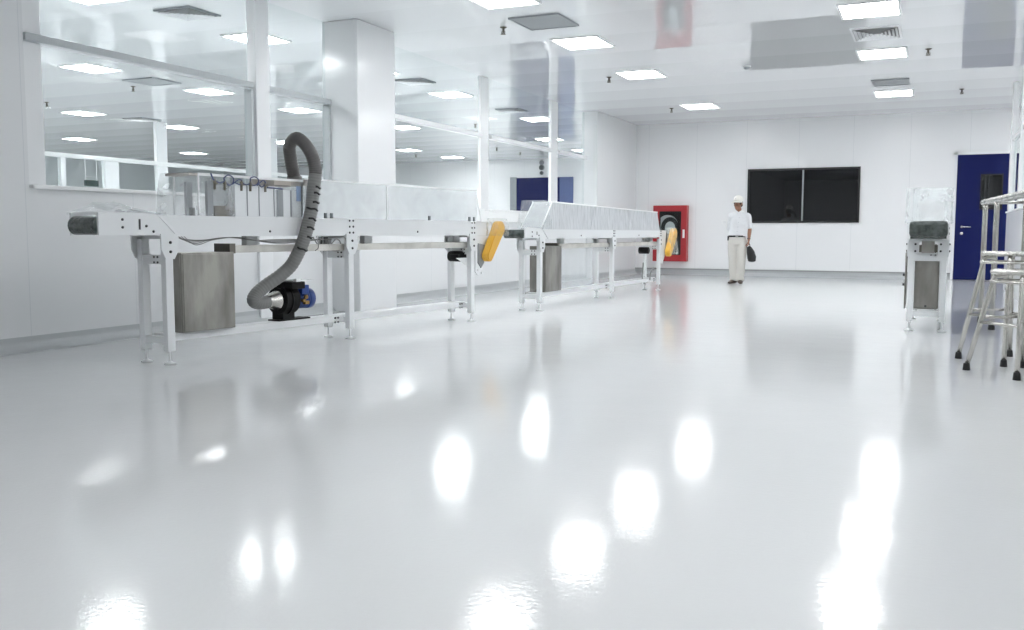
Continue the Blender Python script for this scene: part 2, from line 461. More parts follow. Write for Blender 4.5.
for i, (x, y, lab) in enumerate(lights):
    if i == 0:
        proto.location = (x, y, H); proto['label'] = lab; proto['group'] = 'square ceiling lights'
    else:
        if x > -7: dup(proto, (x, y, H), lab, 'square ceiling lights'); continue
        if phall is None:
            phall = make_light('lighthall'); phall.location = (x, y, H); phall['label'] = lab; phall['group'] = 'square ceiling lights'; r = phall
        else: r = dup(phall, (x, y, H), lab, 'square ceiling lights')
        r.scale = (.92, .92, 1)

near = [(-.79, 9.0), (-.79, 5.9), (-.79, 2.8), (-.79, -.3), (3.2, 4.0), (3.2, 6.5), (3.2, 9.0), (3.2, 11.5), (3.2, 14.0), (3.2, 16.5), (3.2, 19.0), (3.2, 21.0), (-8.4, 13.2), (-8.4, 4.6), (-12.4, 5.0), (-12.4, 8.4), (-17.2, 8.0), (-17.2, 12.0), (-22.2, 10.5), (-22.2, 15.0)]  # unseen ceiling lights added to brighten the floor, right room and hall
for x, y in near:
    dup(proto if x > -7 else phall, (x, y, H), 'added square ceiling light out of view, there to brighten the rooms', 'added ceiling lights out of view')

# ------------------------------------------------------------------ ceiling vents
def vent(x, y, w, l, style, lab):
    t = thing('ceiling_vent', lab, 'vent', (x, y, H), 0, 'ceiling vents')
    def fr(bm):
        d = .02; e = .028
        box(bm, -w, w, -l, -l + e, -d, 0); box(bm, -w, w, l - e, l, -d, 0)
        box(bm, -w, -w + e, -l + e, l - e, -d, 0); box(bm, w - e, w, -l + e, l - e, -d, 0)
    obj('vent_frame', fr, 'ventgrey' if style != 'white' else 'frame', t)
    if style == 'plain':
        obj('vent_plate', B(-w + .028, w - .028, -l + .028, l - .028, -.014, -.004), 'ventgrey', t)
    else:
        obj('vent_throat', B(-w + .028, w - .028, -l + .028, l - .028, -.006, -.001), 'blackframe', t)
        def sl(bm):
            n = 6
            for k in range(n):
                f0 = (k + .15) / n; f1 = (k + .80) / n
                a = [bm.verts.new((sx * (w - .03) * f0, sy * (l - .03) * f0, -.007)) for sx, sy in ((-1, -1), (1, -1), (1, 1), (-1, 1))]
                b = [bm.verts.new((sx * (w - .03) * f1, sy * (l - .03) * f1, -.030)) for sx, sy in ((-1, -1), (1, -1), (1, 1), (-1, 1))]
                for q in range(4): bm.faces.new((a[q], a[(q + 1) % 4], b[(q + 1) % 4], b[q]))
        lb = obj('louvre_blades', sl, 'frame', t)
        md = lb.modifiers.new('thickness', 'SOLIDIFY'); md.thickness = .002
vent(-8.2, 8.86, .27, .27, 'dark', 'dark louvred vent behind the glass, nearest and topmost')
vent(-8.27, 14.35, .27, .27, 'dark', 'dark louvred vent beside the wide white column')
vent(-8.31, 18.52, .27, .27, 'dark', 'small dark louvred vent between the two slim glazing posts')
vent(-12.45, 12.55, .34, .34, 'plain', 'plain grey vent seen through the leftmost window bay')
vent(-16.8, 16.6, .30, .30, 'dark', 'tiny dark vent far behind the glass near the thin post')
vent(-4.5, 11.0, .33, .36, 'plain', 'plain grey square vent in the row leading to the red cabinet')
vent(-.79, 13.36, .30, .40, 'white', 'louvred ceiling vent between two lights over the blue door')
vent(-.79, 17.72, .30, .33, 'plain', 'small grey vent above the farthest light near the dark window')

# ------------------------------------------------------------------ sprinklers and detector
def make_sprinkler():
    t = thing('sprinkler', '', 'sprinkler', (0, 0, H))
    obj('escutcheon', lambda bm: lathe(bm, [(.045, 0), (.045, -.006), (.02, -.02)], (0, 0, 0), (0, 0, 1), 16), 'sprink', t)
    obj('sprinkler_head', lambda bm: (lathe(bm, [(.014, -.01), (.014, -.05), (.01, -.075)], (0, 0, 0), (0, 0, 1), 10),
                                      lathe(bm, [(.006, -.095), (.036, -.092), (.036, -.088), (.006, -.085)], (0, 0, 0), (0, 0, 1), 14),
                                      tube(bm, [(-.02, 0, -.05), (-.024, 0, -.07), (0, 0, -.09)], .005, 6), tube(bm, [(.02, 0, -.05), (.024, 0, -.07), (0, 0, -.09)], .005, 6)), 'sprink', t)
    return t
spr = [(-5.1, 11.1, 'brass sprinkler head just left of the plain grey vent'),
       (-5.08, 15.3, 'sprinkler head beside the middle light of the row to the red cabinet'),
       (-5.13, 19.6, 'sprinkler head beside the farthest light of the row to the red cabinet'),
       (-.18, 14.8, 'sprinkler head nearest the blue door row of lights'),
       (.35, 19.1, 'sprinkler head above the blue door, close to the far wall'),
       (-7.8, 15.95, 'sprinkler head just right of the light beside the wide white column'),
       (-10.2, 20.6, 'small sprinkler head lower down beside the slim glazing post'),
       (-16.4, 13.7, 'sprinkler head by the two upper lights in the leftmost window bay'),
       (-13.2, 12.85, 'sprinkler head next to the plain grey vent behind the glass'),
       (-16.0, 27.8, 'tiny sprinkler head under the two far lights beside the column'),
       (-12.4, 26.5, 'tiny sprinkler head left of the three round gauges, nearer one'),
       (-12.4, 28.3, 'tiny sprinkler head left of the three round gauges, farther one')]
p0 = make_sprinkler()
for i, (x, y, lab) in enumerate(spr):
    if i == 0: p0.location = (x, y, H + .002); p0['label'] = lab; p0['group'] = 'ceiling sprinklers'
    else: dup(p0, (x, y, H + .002), lab, 'ceiling sprinklers')
t = thing('smoke_detector', 'round white smoke detector on the ceiling above the dark window', 'detector', (-2.78, 15.16, H))
obj('detector_base', lambda bm: lathe(bm, [(.065, 0), (.065, -.015), (.055, -.02)], (0, 0, 0)), 'plate', t)
obj('detector_head', lambda bm: lathe(bm, [(.05, -.02), (.048, -.04), (.03, -.055), (.01, -.058)], (0, 0, 0)), 'ventgrey', t)

# small things on the walls
for z, r, lab in ((3.40, .085, 'topmost and palest of the three round gauges over the blue roll door'), (3.23, .10, 'middle and largest of the three round gauges over the blue roll door'), (3.04, .07, 'lowest and smallest of the three round gauges over the blue roll door')):
    t = thing('wall_gauge', lab, 'gauge', (-12.74, YH, z + .06), 0, 'round gauges over the roll door')
    obj('gauge_case', lambda bm: lathe(bm, [(r, 0), (r, .05), (r * .85, .06)], (0, 0, 0), (0, -1, 0), 20), 'ventgrey', t)
    obj('gauge_face', lambda bm: lathe(bm, [(r * .8, .06), (r * .78, .064)], (0, 0, 0), (0, -1, 0), 20), 'louvre' if z < 3.3 else 'ventgrey', t)
t = thing('exit_sign', 'small dark green sign box hanging behind the leftmost window bay', 'sign', (XP + .12, 15.07, 1.99))
obj('sign_box', B(-.03, .03, -.17, .17, 0, .13, bev=.008), 'signgreen', t)
def sf(bm):
    for y in (-.15, .15): box(bm, -.005, .005, y - .005, y + .005, .13, .59)
    box(bm, -.006, .006, -.155, .155, .20, .21)
    box(bm, -.10, .006, -.155, .155, .585, .597)
obj('sign_bracket', sf, 'frame', t)
t = thing('wall_plate', 'small white plate on the far wall beside the standing man', 'plate', (-4.41, YF, 1.255))
obj('backing', B(-.20, .20, -.012, 0, -.045, .045, bev=.004), 'plate', t)
obj('switch', lambda bm: [box(bm, x - .035, x + .035, -.02, -.012, -.03, .03, bev=.004) for x in (-.13, -.04, .05, .14)], 'frame', t)
t = thing('wall_socket', 'small white box low on the wall beside the blue door', 'socket', (.22, YF - .01, .16))
obj('socket_box', B(-.08, .08, -.06, 0, -.01, .13, bev=.006), 'frame', t)
obj('socket_cover', B(-.035, .035, -.068, -.06, .02, .09, bev=.004), 'ventgrey', t)

# ------------------------------------------------------------------ red hose cabinet
t = thing('fire_hose_cabinet', 'red fire hose cabinet with a dark glazed door on the far wall', 'fire cabinet', (-6.22, YF - .001, .32))
def cab(bm):
    W_, Z_ = .82, 1.335
    box(bm, 0, W_, -.16, 0, 0, .05); box(bm, 0, W_, -.16, 0, Z_ - .05, Z_)
    box(bm, 0, .04, -.16, 0, .05, Z_ - .05); box(bm, W_ - .04, W_, -.16, 0, .05, Z_ - .05)
    box(bm, .04, W_ - .04, -.015, 0, .05, Z_ - .05)
obj('cabinet_body', cab, 'red', t)
def ring2(bm, x0, x1, z0, z1, r, ox0, ox1, oz0, oz1, ya, yb):
    n = 6
    def rr(x0, x1, z0, z1, r):
        P = []
        for cx, cz, a0 in ((x1 - r, z1 - r, 0), (x0 + r, z1 - r, 90), (x0 + r, z0 + r, 180), (x1 - r, z0 + r, 270)):
            for k in range(n + 1):
                a = math.radians(a0 + 90 * k / n); P.append((cx + r * math.cos(a), cz + r * math.sin(a)))
        return P
    A = rr(x0, x1, z0, z1, r); O = rr(ox0, ox1, oz0, oz1, .012)
    L = []
    for P in (A, O):
        L.append(([bm.verts.new((x, ya, z)) for x, z in P], [bm.verts.new((x, yb, z)) for x, z in P]))
    m = len(A); fs = []
    for k in range(m):
        j = (k + 1) % m
        fs.append(bm.faces.new((L[0][0][k], L[1][0][k], L[1][0][j], L[0][0][j])))
        fs.append(bm.faces.new((L[0][1][k], L[0][1][j], L[1][1][j], L[1][1][k])))
        fs.append(bm.faces.new((L[0][0][k], L[0][0][j], L[0][1][j], L[0][1][k])))
        fs.append(bm.faces.new((L[1][0][k], L[1][1][k], L[1][1][j], L[1][0][j])))
    bmesh.ops.recalc_face_normals(bm, faces=fs)
dr = obj('cabinet_door', lambda bm: ring2(bm, .16, .68, .16, 1.19, .06, .0, .82, .0, 1.335, -.19, -.162), 'red', t)
obj('door_gasket', lambda bm: ring2(bm, .185, .655, .185, 1.165, .05, .155, .685, .155, 1.195, -.196, -.186), 'blackframe', dr)
obj('door_glass', B(.17, .67, -.180, -.176, .17, 1.18), 'glass', dr)
obj('door_handle', lambda bm: (box(bm, .735, .765, -.215, -.19, .58, .74, bev=.006), box(bm, .725, .775, -.198, -.19, .56, .76)), 'plate', dr)
obj('back_lining', B(.05, .77, -.03, -.02, .06, 1.27), 'redin', t)
obj('hose_reel', lambda bm: (lathe(bm, [(.24, .03), (.24, .045), (.06, .05), (.06, .10), (.24, .105), (.24, .12)], (.33, 0, .87), (0, -1, 0), 28)), 'hosereel', t)
def fh(bm):
    for k in range(5):
        r = .14 + .016 * k
        tube(bm, [(.40 + r * math.cos(a), -.125 - .004 * k, .80 + 1.2 * r * math.sin(a)) for a in [i * 2 * PI / 28 for i in range(29)]], .014, 8)
    tube(bm, catmull([(.60, -.13, .80), (.60, -.13, .5), (.56, -.13, .3), (.40, -.13, .24), (.30, -.13, .34)]), .022, 10)
    tube(bm, catmull([(.52, -.13, .62), (.50, -.13, .4), (.47, -.13, .22)]), .018, 10)
obj('fire_hose', fh, 'firehose', t)

# ------------------------------------------------------------------ belt conveyors
def conveyor(label, origin, rotz, w, zb0, zb1, zg, st, s0, s1, g0, g1, joints, guardmat, nose=True, roll_up=False):
    t = thing('belt_conveyor', label, 'conveyor', (origin[0], origin[1], 0), rotz, 'white belt conveyors')
    xo, xi = .03, -w - .03                     # outer faces of the side plates
    zshelf = .225
    # legs
    for s in st:
        for x in (0, -w):
            def leg(bm):
                box(bm, x - .028, x + .028, s - .035, s + .035, .10, zb0 - .02, bev=.006)
            lg = obj('leg', leg, 'steelwhite', t)
            xs = x + (.030 if x == 0 else -.030)
            def br(bm):
                pts = [(s - .078, zb0 + .02), (s + .078, zb0 + .02), (s + .078, zb0 - .10), (s + .038, zb0 - .17), (s - .038, zb0 - .17), (s - .078, zb0 - .10)]
                d = .012 if x == 0 else -.012
                prism(bm, pts, 'x', xs, xs + d)
            bk = obj('leg_bracket', br, 'steelwhite', lg)
            def bolts(bm):
                d = 1 if x == 0 else -1
                for z in (zb0 - .045, zb0 - .115):
                    lathe(bm, [(.011, 0), (.011, .008), (.006, .012)], (xs + .012 * d, s, z), (d, 0, 0), 8)
            obj('bolt', bolts, 'bolt', lg)
            obj('levelling_foot', lambda bm: lathe(bm, [(.045, 0.001), (.045, .008), (.016, .022), (.009, .03), (.009, .11)], (x, s, 0), (0, 0, 1), 16), 'steelwhite', lg)
        for z0, z1 in ((zb0 - .21, zb0 - .14), (.155, .21)):
            obj('cross_rail', B(-w + .028, -.028, s - .03, s + .03, z0, z1, bev=.004), 'steelwhite', t)
        obj('end_rail', B(-w + .028, -.028, s - .025, s - .01, zb0 - .02, zb0 + .02), 'steelwhite', t)
        def cb(bm):
            for dx in (.06, .10):
                for z in (zb0 - .155, zb0 - .195): lathe(bm, [(.008, 0), (.008, .006)], (-w / 2 + dx - .03, s - .03, z), (0, -1, 0), 8)
            for ds in ((.09, .13) if s != st[0] else ()):
                for z in (.215 - .01, .165): lathe(bm, [(.009, 0), (.009, .008)], (-w / 2 + .085, s - ds - .02, z), (1, 0, 0), 8)
        obj('rail_bolt', cb, 'bolt', t)
    obj('lower_shelf', lambda bm: (box(bm, -w / 2 - .08, -w / 2 + .08, st[0] + .03, st[-1] - .03, .165, zshelf, bev=.006)), 'steelwhite', t)
    # beam
    def beam(x0, x1):
        def f(bm):
            if nose:
                a = s0 + .03
                pts = [(a, zb0 + .01), (a, zb1 + .012), (a + .10, zb1 + .02), (a + .42, zb1 + .012), (a + .52, zb1), (s1, zb1), (s1, zb0), (a + .52, zb0), (a + .48, zb0 + .008)]
                prism(bm, pts, 'x', x0, x1)
            else:
                box(bm, x0, x1, s0, s1, zb0, zb1)
        return f
    fp = obj('side_plate', beam(xo - .02, xo), 'steelwhite', t)
    obj('side_plate', beam(xi, xi + .02), 'steelwhite', t)
    def lip(bm):
        box(bm, xo - .02, xo + .006, s0 + .60, s1, zb1 - .006, zb1 + .002)
        if nose:
            prism(bm, [(s0 + .52, zb1 + .0), (s0 + .55, zb1 + .0), (s0 + .72, zb0), (s0 + .69, zb0)], 'x', xo, xo + .006)
    obj('edge_strip', lip, 'frame', fp)
    def pb(bm):
        L_ = [(s0 + .22, zb1 - .035), (s0 + .22, zb1 - .09), (s0 + .42, zb1 - .08), (s0 + .48, zb1 - .12)] if nose else []
        for s in st[1:]:
            for ds in (-.02, .03):
                for k in range(3): L_.append((s + ds, zb0 + .03 + (zb1 - zb0 - .045) * k / 2))
        for a, b in zip(st, st[1:]): L_.append(((a + b) / 2, zb0 + .04))
        for s, z in L_: lathe(bm, [(.010, 0), (.010, .005), (.004, .008)], (xo, s, z), (1, 0, 0), 8)
    obj('plate_bolt', pb, 'bolt', fp)
    if nose: obj('plate_slot', B(xo, xo + .003, s0 + .355, s0 + .37, zb0 + .05, zb1 - .03), 'bolt', fp)
    # belt and deck
    def belt(bm):
        r = (zb1 - zb0) * .43; zc = (zb0 + zb1) / 2
        pts = [(s1 - .05, zc - r), (s1 - .05, zc + r)] + [(s0 + r + r * math.cos(a), zc + r * math.sin(a)) for a in [PI / 2 + i * PI / 10 for i in range(11)]]
        prism(bm, pts, 'x', xi + .021, xo - .021)
    obj('belt', belt, 'roll', t)
    if roll_up: obj('roller', lambda bm: box(bm, xi + .01, xo - .01, s0 - .05, s0 + .25, zb0 + .03, zb1 + .035, bev=.035), 'roll', t)
    obj('belt_deck', B(xi + .02, xo - .02, s0 + .62, s1, zb1 - .012, zb1 - .004), 'frame', t)
    # tray under the belt
    tr = obj('return_tray', B(-w / 2 - .09, -w / 2 + .09, st[0] + .71, s1 - .12, zb0 - .135, zb0 - .075, bev=.004), 'tray', t)
    obj('tray_end', B(-w / 2 - .092, -w / 2 + .092, st[0] + .65, st[0] + .71, zb0 - .14, zb0 - .06), 'traycap', tr)
    for k in (0, 1, 2):
        s = st[0] + .95 + (s1 - st[0] - 1.4) * k / 2
        obj('tray_bracket', B(-w / 2 - .03, -w / 2 + .03, s - .06, s + .06, zb0 - .075, zb0 + .01), 'steelwhite', tr)
    return t

def sheet(bm, pts, t=.004):
    """a thin panel through 4 points with thickness t"""
    P = [Vector(p) for p in pts]; n = (P[1] - P[0]).cross(P[2] - P[0]).normalized() * t
    a = [bm.verts.new(p) for p in P]; b = [bm.verts.new(p + n) for p in P]
    fs = [bm.faces.new(a), bm.faces.new(list(reversed(b)))]
    for i in range(4):
        j = (i + 1) % 4; fs.append(bm.faces.new((a[i], b[i], b[j], a[j])))
    bmesh.ops.recalc_face_normals(bm, faces=fs)

def crumple(bm, cuts, amp, seed=0):
    rnd = random.Random(seed)
    bmesh.ops.subdivide_edges(bm, edges=bm.edges[:], cuts=cuts, use_grid_fill=True)
    for v in bm.verts:
        v.co += Vector((rnd.uniform(-1, 1), rnd.uniform(-1, 1), rnd.uniform(-1, 1))) * amp

def film_hood(bm, w0, w1, y0, y1, z0, z1, inset, amp, seed):
    """an open-bottomed bag: walls and top, wider at the bottom"""
    pts = [(w0, y0), (w1, y0), (w1, y1), (w0, y1)]
    n = 10
    loop = []
    for i in range(4):
        a, b = Vector(pts[i]), Vector(pts[(i + 1) % 4])
        for k in range(n): loop.append(a.lerp(b, k / n))
    cx, cy = (w0 + w1) / 2, (y0 + y1) / 2
    rnd = random.Random(seed); rings = []
    for lev in range(7):
        f = lev / 6; s = 1 - inset * f
        rings.append([bm.verts.new((cx + (p.x - cx) * s + rnd.uniform(-amp, amp), cy + (p.y - cy) * s + rnd.uniform(-amp, amp), z0 + (z1 - z0) * f + rnd.uniform(-amp, amp) * .4)) for p in loop])
    for a, b in zip(rings, rings[1:]):
        for k in range(len(loop)):
            bm.faces.new((a[k], a[(k + 1) % len(loop)], b[(k + 1) % len(loop)], b[k]))
    bm.faces.new(rings[-1])

# --- conveyor 1 (nearest, with hose)
R1 = -math.atan2(.514, 4.084)
w1_ = .27; zb0, zb1, zg = .968, 1.124, 1.456
c1 = conveyor('long white belt conveyor in front, with clear guards and the grey hose on top', (-5.26, 5.395), R1, w1_, zb0, zb1, zg, (0, 2.05, 4.10), -.615, 4.42, 0, 4.2, (), 'frost')
gx0, gx1 = -w1_ - .01, .012
# milky guard, far stretch, in two sections with sloped end
def g_front(a, b, z1, m):
    return obj('guard_panel', B(gx1 - .004, gx1, a, b, zb1 + .004, z1), m, c1)
g_front(1.46, 2.60, zg, 'frost'); g_front(2.615, 4.20, zg, 'frost')
obj('guard_panel', B(gx0, gx0 + .004, 1.46, 4.20, zb1 + .004, zg), 'frost', c1)
obj('guard_top', B(gx0, gx1, 1.46, 4.20, zg, zg + .005), 'frost', c1)
obj('guard_edge', lambda bm: (box(bm, gx1 - .012, gx1 + .006, 1.46, 4.2, zg + .004, zg + .018), box(bm, gx1 - .01, gx1 + .003, 2.60, 2.615, zb1, zg)), 'plate', c1)
obj('guard_end', lambda bm: sheet(bm, [(gx0, 4.30, zb1), (gx1, 4.30, zb1), (gx1, 4.20, zg), (gx0, 4.20, zg)]), 'frost', c1)
obj('inner_box', lambda bm: (box(bm, gx0 + .03, gx1 - .03, 3.30, 4.02, zb1, 1.40, bev=.006),), 'clearcurtain', c1)
obj('guard_clamp', lambda bm: [box(bm, gx1, gx1 + .012, s - .015, s + .015, zb1, zb1 + .05) for s in (1.72, 1.80, 3.30, 4.05, 4.14)], 'louvre', c1)
# white machine chamber in the middle
def chamber(bm):
    box(bm, gx0 + .02, gx1 - .004, .67, 1.12, zb1, 1.385, bev=.004)
obj('chamber', chamber, 'acrylic', c1)
obj('chamber_joint', lambda bm: [box(bm, gx1 - .006, gx1 + .001, s - .004, s + .004, zb1 + .01, 1.38) for s in (.80, .93, 1.10)], 'ventgrey', c1)
obj('filter_box', lambda bm: box(bm, gx0 + .02, gx1 - .002, 1.125, 1.43, zb1, 1.36, bev=.004), 'acrylic', c1)
obj('chamber_joint', lambda bm: (box(bm, gx1 - .006, gx1 + .003, 1.13, 1.20, zb1 + .01, 1.36), box(bm, gx1 - .006, gx1 + .002, 1.29, 1.305, zb1 + .01, 1.36), box(bm, gx1 - .006, gx1 + .002, 1.42, 1.44, zb1 + .01, 1.44)), 'ventgrey', c1)
obj('blue_label', B(gx1, gx1 + .003, 1.36, 1.415, 1.27, 1.40), 'labelblue', c1)
obj('hood_plate', lambda bm: (box(bm, gx0, gx1, 1.10, 1.50, 1.40, 1.458, bev=.003)), 'bronze', c1)
obj('hood_front', lambda bm: (box(bm, gx1 - .004, gx1 + .002, 1.30, 1.46, zb1 + .005, 1.45)), 'clear', c1)
obj('cable', lambda bm: tube(bm, catmull([(gx1, 1.02, 1.372), (gx1 + .005, 1.08, 1.372), (gx1, 1.20, 1.368)]), .006, 8), 'bluetube', c1)
# clear hood over the open end
obj('clear_hood', lambda bm: film_hood(bm, gx0 - .01, gx1 + .01, .14, .66, zb1 + .006, 1.455, .12, .009, 3), 'bagfilm', c1)
obj('top_plate', B(gx0 + .01, gx1 - .005, .22, .31, 1.435, 1.455, bev=.003), 'bronze', c1)
obj('upright', lambda bm: [box(bm, x, x + .03, .40, .455, zb1, 1.40) for x in (gx1 - .04, gx0 + .01)], 'ventgrey', c1)
obj('hood_post', lambda bm: [box(bm, x, x + .012, .30, .315, zb1, 1.455) for x in (gx1 - .012, gx0)], 'frame', c1)
obj('hood_rail', B(gx1 - .012, gx1 + .002, .30, 1.45, 1.437, 1.458), 'plate', c1)
obj('sensor_box', B(gx1 - .12, gx1 - .01, .47, .62, zb1 - .002, zb1 + .085, bev=.006), 'box', c1)
obj('guard_clamp', B(gx1 - .03, gx1, .235, .265, zb1, zb1 + .065), 'louvre', c1)
for i, s in enumerate((.46, .56, .735, .83, .995)):
    v = obj('air_valve', lambda bm: (lathe(bm, [(.010, 0), (.010, .045), (.014, .046), (.014, .07), (.008, .072), (.008, .085)], (gx1 + .005, s, 1.335), (0, 0, 1), 10),
                                     tube(bm, [(gx1 + .005, s, 1.385), (gx1 + .005, s + .03, 1.385)], .007, 8)), 'valve', c1)
def tubes(bm):
    x = gx1 + .008
    tube(bm, catmull([(x, .42, 1.46), (x, .44, 1.42), (x, .46, 1.405), (x, .51, 1.39), (x, .56, 1.405)]), .006, 8)
    tube(bm, catmull([(x, .56, 1.405), (x, .555, 1.43), (x, .60, 1.455), (x, .65, 1.43), (x, .64, 1.39), (x, .60, 1.375), (x, .57, 1.40)]), .005, 8)
    tube(bm, catmull([(x, .64, 1.385), (x + .01, .70, 1.425), (x, .735, 1.415), (x, .72, 1.385), (x, .66, 1.40)]), .005, 8)
    tube(bm, catmull([(x, .735, 1.405), (x, .78, 1.385), (x, .83, 1.405), (x, .83, 1.44), (x, .88, 1.455), (x, .92, 1.43), (x, .90, 1.395), (x, .86, 1.385), (x, .83, 1.40)]), .005, 8)
    tube(bm, catmull([(x, .90, 1.385), (x + .01, .96, 1.43), (x, .995, 1.405), (x, .95, 1.375), (x, .91, 1.41)]), .005, 8)
obj('air_tube', tubes, 'bluetube', c1)
# wiring slung under the beam
def wires(bm):
    rnd = random.Random(5)
    for k in range(5):
        x = -.02 - .025 * k
        a = .05 + .05 * k
        tube(bm, catmull([(x, a, zb0 + .01), (x, a + .12, zb0 - .02 - .012 * k), (x, a + .3, zb0 - .03), (x, a + .55, zb0 - .01), (x, a + .85, zb0 - .035 - .004 * k), (x, a + 1.1, zb0 - .03 - .008 * k), (x, 1.9, zb0 - .03)], 6), .003, 6)
    for k in range(7):
        a = rnd.uniform(0, .1)
        tube(bm, catmull([(-.05 - .02 * k, 1.75 + a, zb0 - .01), (-.05 - .02 * k, 1.85, zb0 - .10 - .3 * a), (-.06, 1.97, zb0 - .14 + a * .3), (-.06, 2.0, zb0 - .06), (-.05, 1.93, zb0 - .03), (-.05, 1.86, zb0 - .08)], 6), .005, 6)
    tube(bm, catmull([(0.0, 1.62, zb0), (0.0, 1.64, zb0 - .10), (0, 1.60, zb0 - .13)]), .004, 6)
obj('wiring', wires, 'cable', c1)
# drive at the far end
def drive(bm):
    lathe(bm, [(.055, -.10), (.06, -.09), (.06, .06), (.045, .07)], (-.13, 4.02, .735), (1, 0, 0), 18)
    box(bm, -.17, -.06, 3.93, 4.11, .70, .76, bev=.01)
obj('gear_motor', drive, 'black', c1)
obj('motor_bracket', lambda bm: prism(bm, [(3.86, .72), (4.14, .72), (4.14, .60)], 'x', -.04, -.03), 'steelwhite', c1)
obj('chain_plate', lambda bm: prism(bm, [(4.19, .88), (4.33, .86), (4.31, .66), (4.25, .60), (4.19, .66)], 'x', .031, .043), 'ventgrey', c1)
obj('drive_arm', lambda bm: (prism(bm, [(4.15, .96), (4.40, .96), (4.40, .88), (4.28, .55), (4.20, .52), (4.15, .56)], 'x', .012, .03), lathe(bm, [(.014, 0), (.014, .01)], (.03, 4.20, .58), (1, 0, 0), 8), lathe(bm, [(.014, 0), (.014, .01)], (.03, 4.27, .545), (1, 0, 0), 8)), 'steelwhite', c1)
def capsule(bm, a, b, ra, rb, x0, x1):
    a, b = Vector(a), Vector(b); d = (b - a).normalized(); ang = math.atan2(d.y, d.x); n = 12; P = []
    for k in range(n + 1):
        th = ang + PI / 2 + PI * k / n; P.append((a.x + ra * math.cos(th), a.y + ra * math.sin(th)))
    for k in range(n + 1):
        th = ang - PI / 2 + PI * k / n; P.append((b.x + rb * math.cos(th), b.y + rb * math.sin(th)))
    prism(bm, P, 'x', x0, x1)
    es = [e for e in bm.edges if abs(e.verts[0].co.x - e.verts[1].co.x) < 1e-6]
    bmesh.ops.bevel(bm, geom=es, offset=.012, segments=2, affect='EDGES')
dg = obj('drive_guard', lambda bm: capsule(bm, (4.30, .735), (4.53, 1.05), .062, .082, .05, .14), 'yellow', c1)
obj('guard_wrap', lambda bm: film_hood(bm, .035, .16, 4.36, 4.66, .965, 1.16, .12, .010, 9), 'wrap', dg)
# film over the nose
def nosefilm(bm):
    pts = [(-.62, zb1 + .02), (-.50, zb1 + .055), (-.43, zb1 + .085), (-.28, zb1 + .055), (-.10, zb1 + .03), (.02, zb1 + .012)]
    rows = []
    rnd = random.Random(2)
    for s, z in pts:
        rows.append([bm.verts.new((gx0 - .02 + (gx1 + .04 - gx0) * k / 8, s + rnd.uniform(-.015, .015), z + rnd.uniform(-.008, .008) - (.03 if k in (0, 8) else 0))) for k in range(9)])
    for a, b in zip(rows, rows[1:]):
        for k in range(8): bm.faces.new((a[k], a[k + 1], b[k + 1], b[k]))
obj('nose_wrap', nosefilm, 'bagfilm', c1)

def at1(off, s, z):
    m = Matrix.Rotation(R1, 4, 'Z'); v = m @ Vector((off, s, 0)); return (-5.26 + v.x, 5.395 + v.y, z)

# steel cabinet under it
def cabinet(label, loc, rot, wx, ly, h):
    t = thing('control_cabinet', label, 'cabinet', loc, rot, 'stainless cabinets under the conveyors')
    obj('cabinet_body', B(-wx, 0, 0, ly, 0, h, bev=.006), 'inox', t)
    obj('cabinet_door', B(0, .006, .012, ly - .012, .012, h - .012, bev=.003), 'inox', t)
    obj('end_cover', B(-wx + .012, -.012, -.006, 0, .012, h - .012, bev=.002), 'inox', t)
    obj('lock', lambda bm: lathe(bm, [(.012, 0), (.012, .01)], (-wx / 2, -.006, .03), (0, -1, 0), 10), 'bolt', t)
    return t
cabinet('dull stained stainless cabinet under the front conveyor, the largest one', at1(-.006, .135, .226), R1, .235, .525, .615)

# hose and blower
hp = [(-.14, 1.50, 1.455), (-.135, 1.475, 1.55), (-.13, 1.445, 1.655), (-.105, 1.412, 1.755), (-.03, 1.414, 1.815), (.05, 1.425, 1.775), (.10, 1.462, 1.68), (.115, 1.484, 1.59), (.12, 1.487, 1.503), (.12, 1.463, 1.389), (.12, 1.445, 1.29), (.12, 1.432, 1.203),
      (.118, 1.40, 1.10), (.11, 1.375, 1.01), (.09, 1.357, .925), (.05, 1.332, .821), (0, 1.293, .712), (-.06, 1.214, .622), (-.12, 1.105, .54), (-.14, 1.02, .475), (-.145, .99, .425), (-.14, 1.03, .398), (-.14, 1.14, .40)]
hpw = catmull([at1(*p) for p in hp], 14)
def hose(bm):
    rr = [.056 + (.0022 if (i % 3) else -.0022) for i in range(len(hpw))]
    tube(bm, hpw, rr, 18)
h_ = obj('flexible_hose', lambda bm: (lambda P: tube(bm, P, [.056 + .0018 * math.sin(i * 1.9) for i in range(len(P))], 18))(hpw[:14 * 8 + 1]), 'hose')
tag(h_, 'thick dark grey flexible hose arching over the front conveyor to the blower', 'hose')
obj('hose_lower', lambda bm: (lambda P: tube(bm, P, [.0565 + .0018 * math.sin(i * 1.9) for i in range(len(P))], 18))(hpw[14 * 8:]), 'hoselow', h_, label='paler grey lower run of hose')
def ties(bm):
    rnd = random.Random(4)
    for k in (9.0, 9.55, 10.4, 11.1, 11.9, 12.7, 13.5, 14.6):
        i = int(k * 14); c = hpw[i]; tdir = (hpw[i + 1] - hpw[i - 1]).normalized()
        u = Vector((.75, -.66, 0)); u = (u - tdir * u.dot(tdir)).normalized(); v = tdir.cross(u)
        a0 = rnd.uniform(-1.5, -.9); a1 = a0 + rnd.uniform(1.2, 2.1)
        tube(bm, [c + (u * math.cos(a) + v * math.sin(a)) * .058 + tdir * .004 * math.sin(5 * a) for a in [a0 + (a1 - a0) * j / 8 for j in range(9)]], .0095, 6)
obj('tie_wrap', ties, 'tape', h_, label='short black tie wraps on the hose')
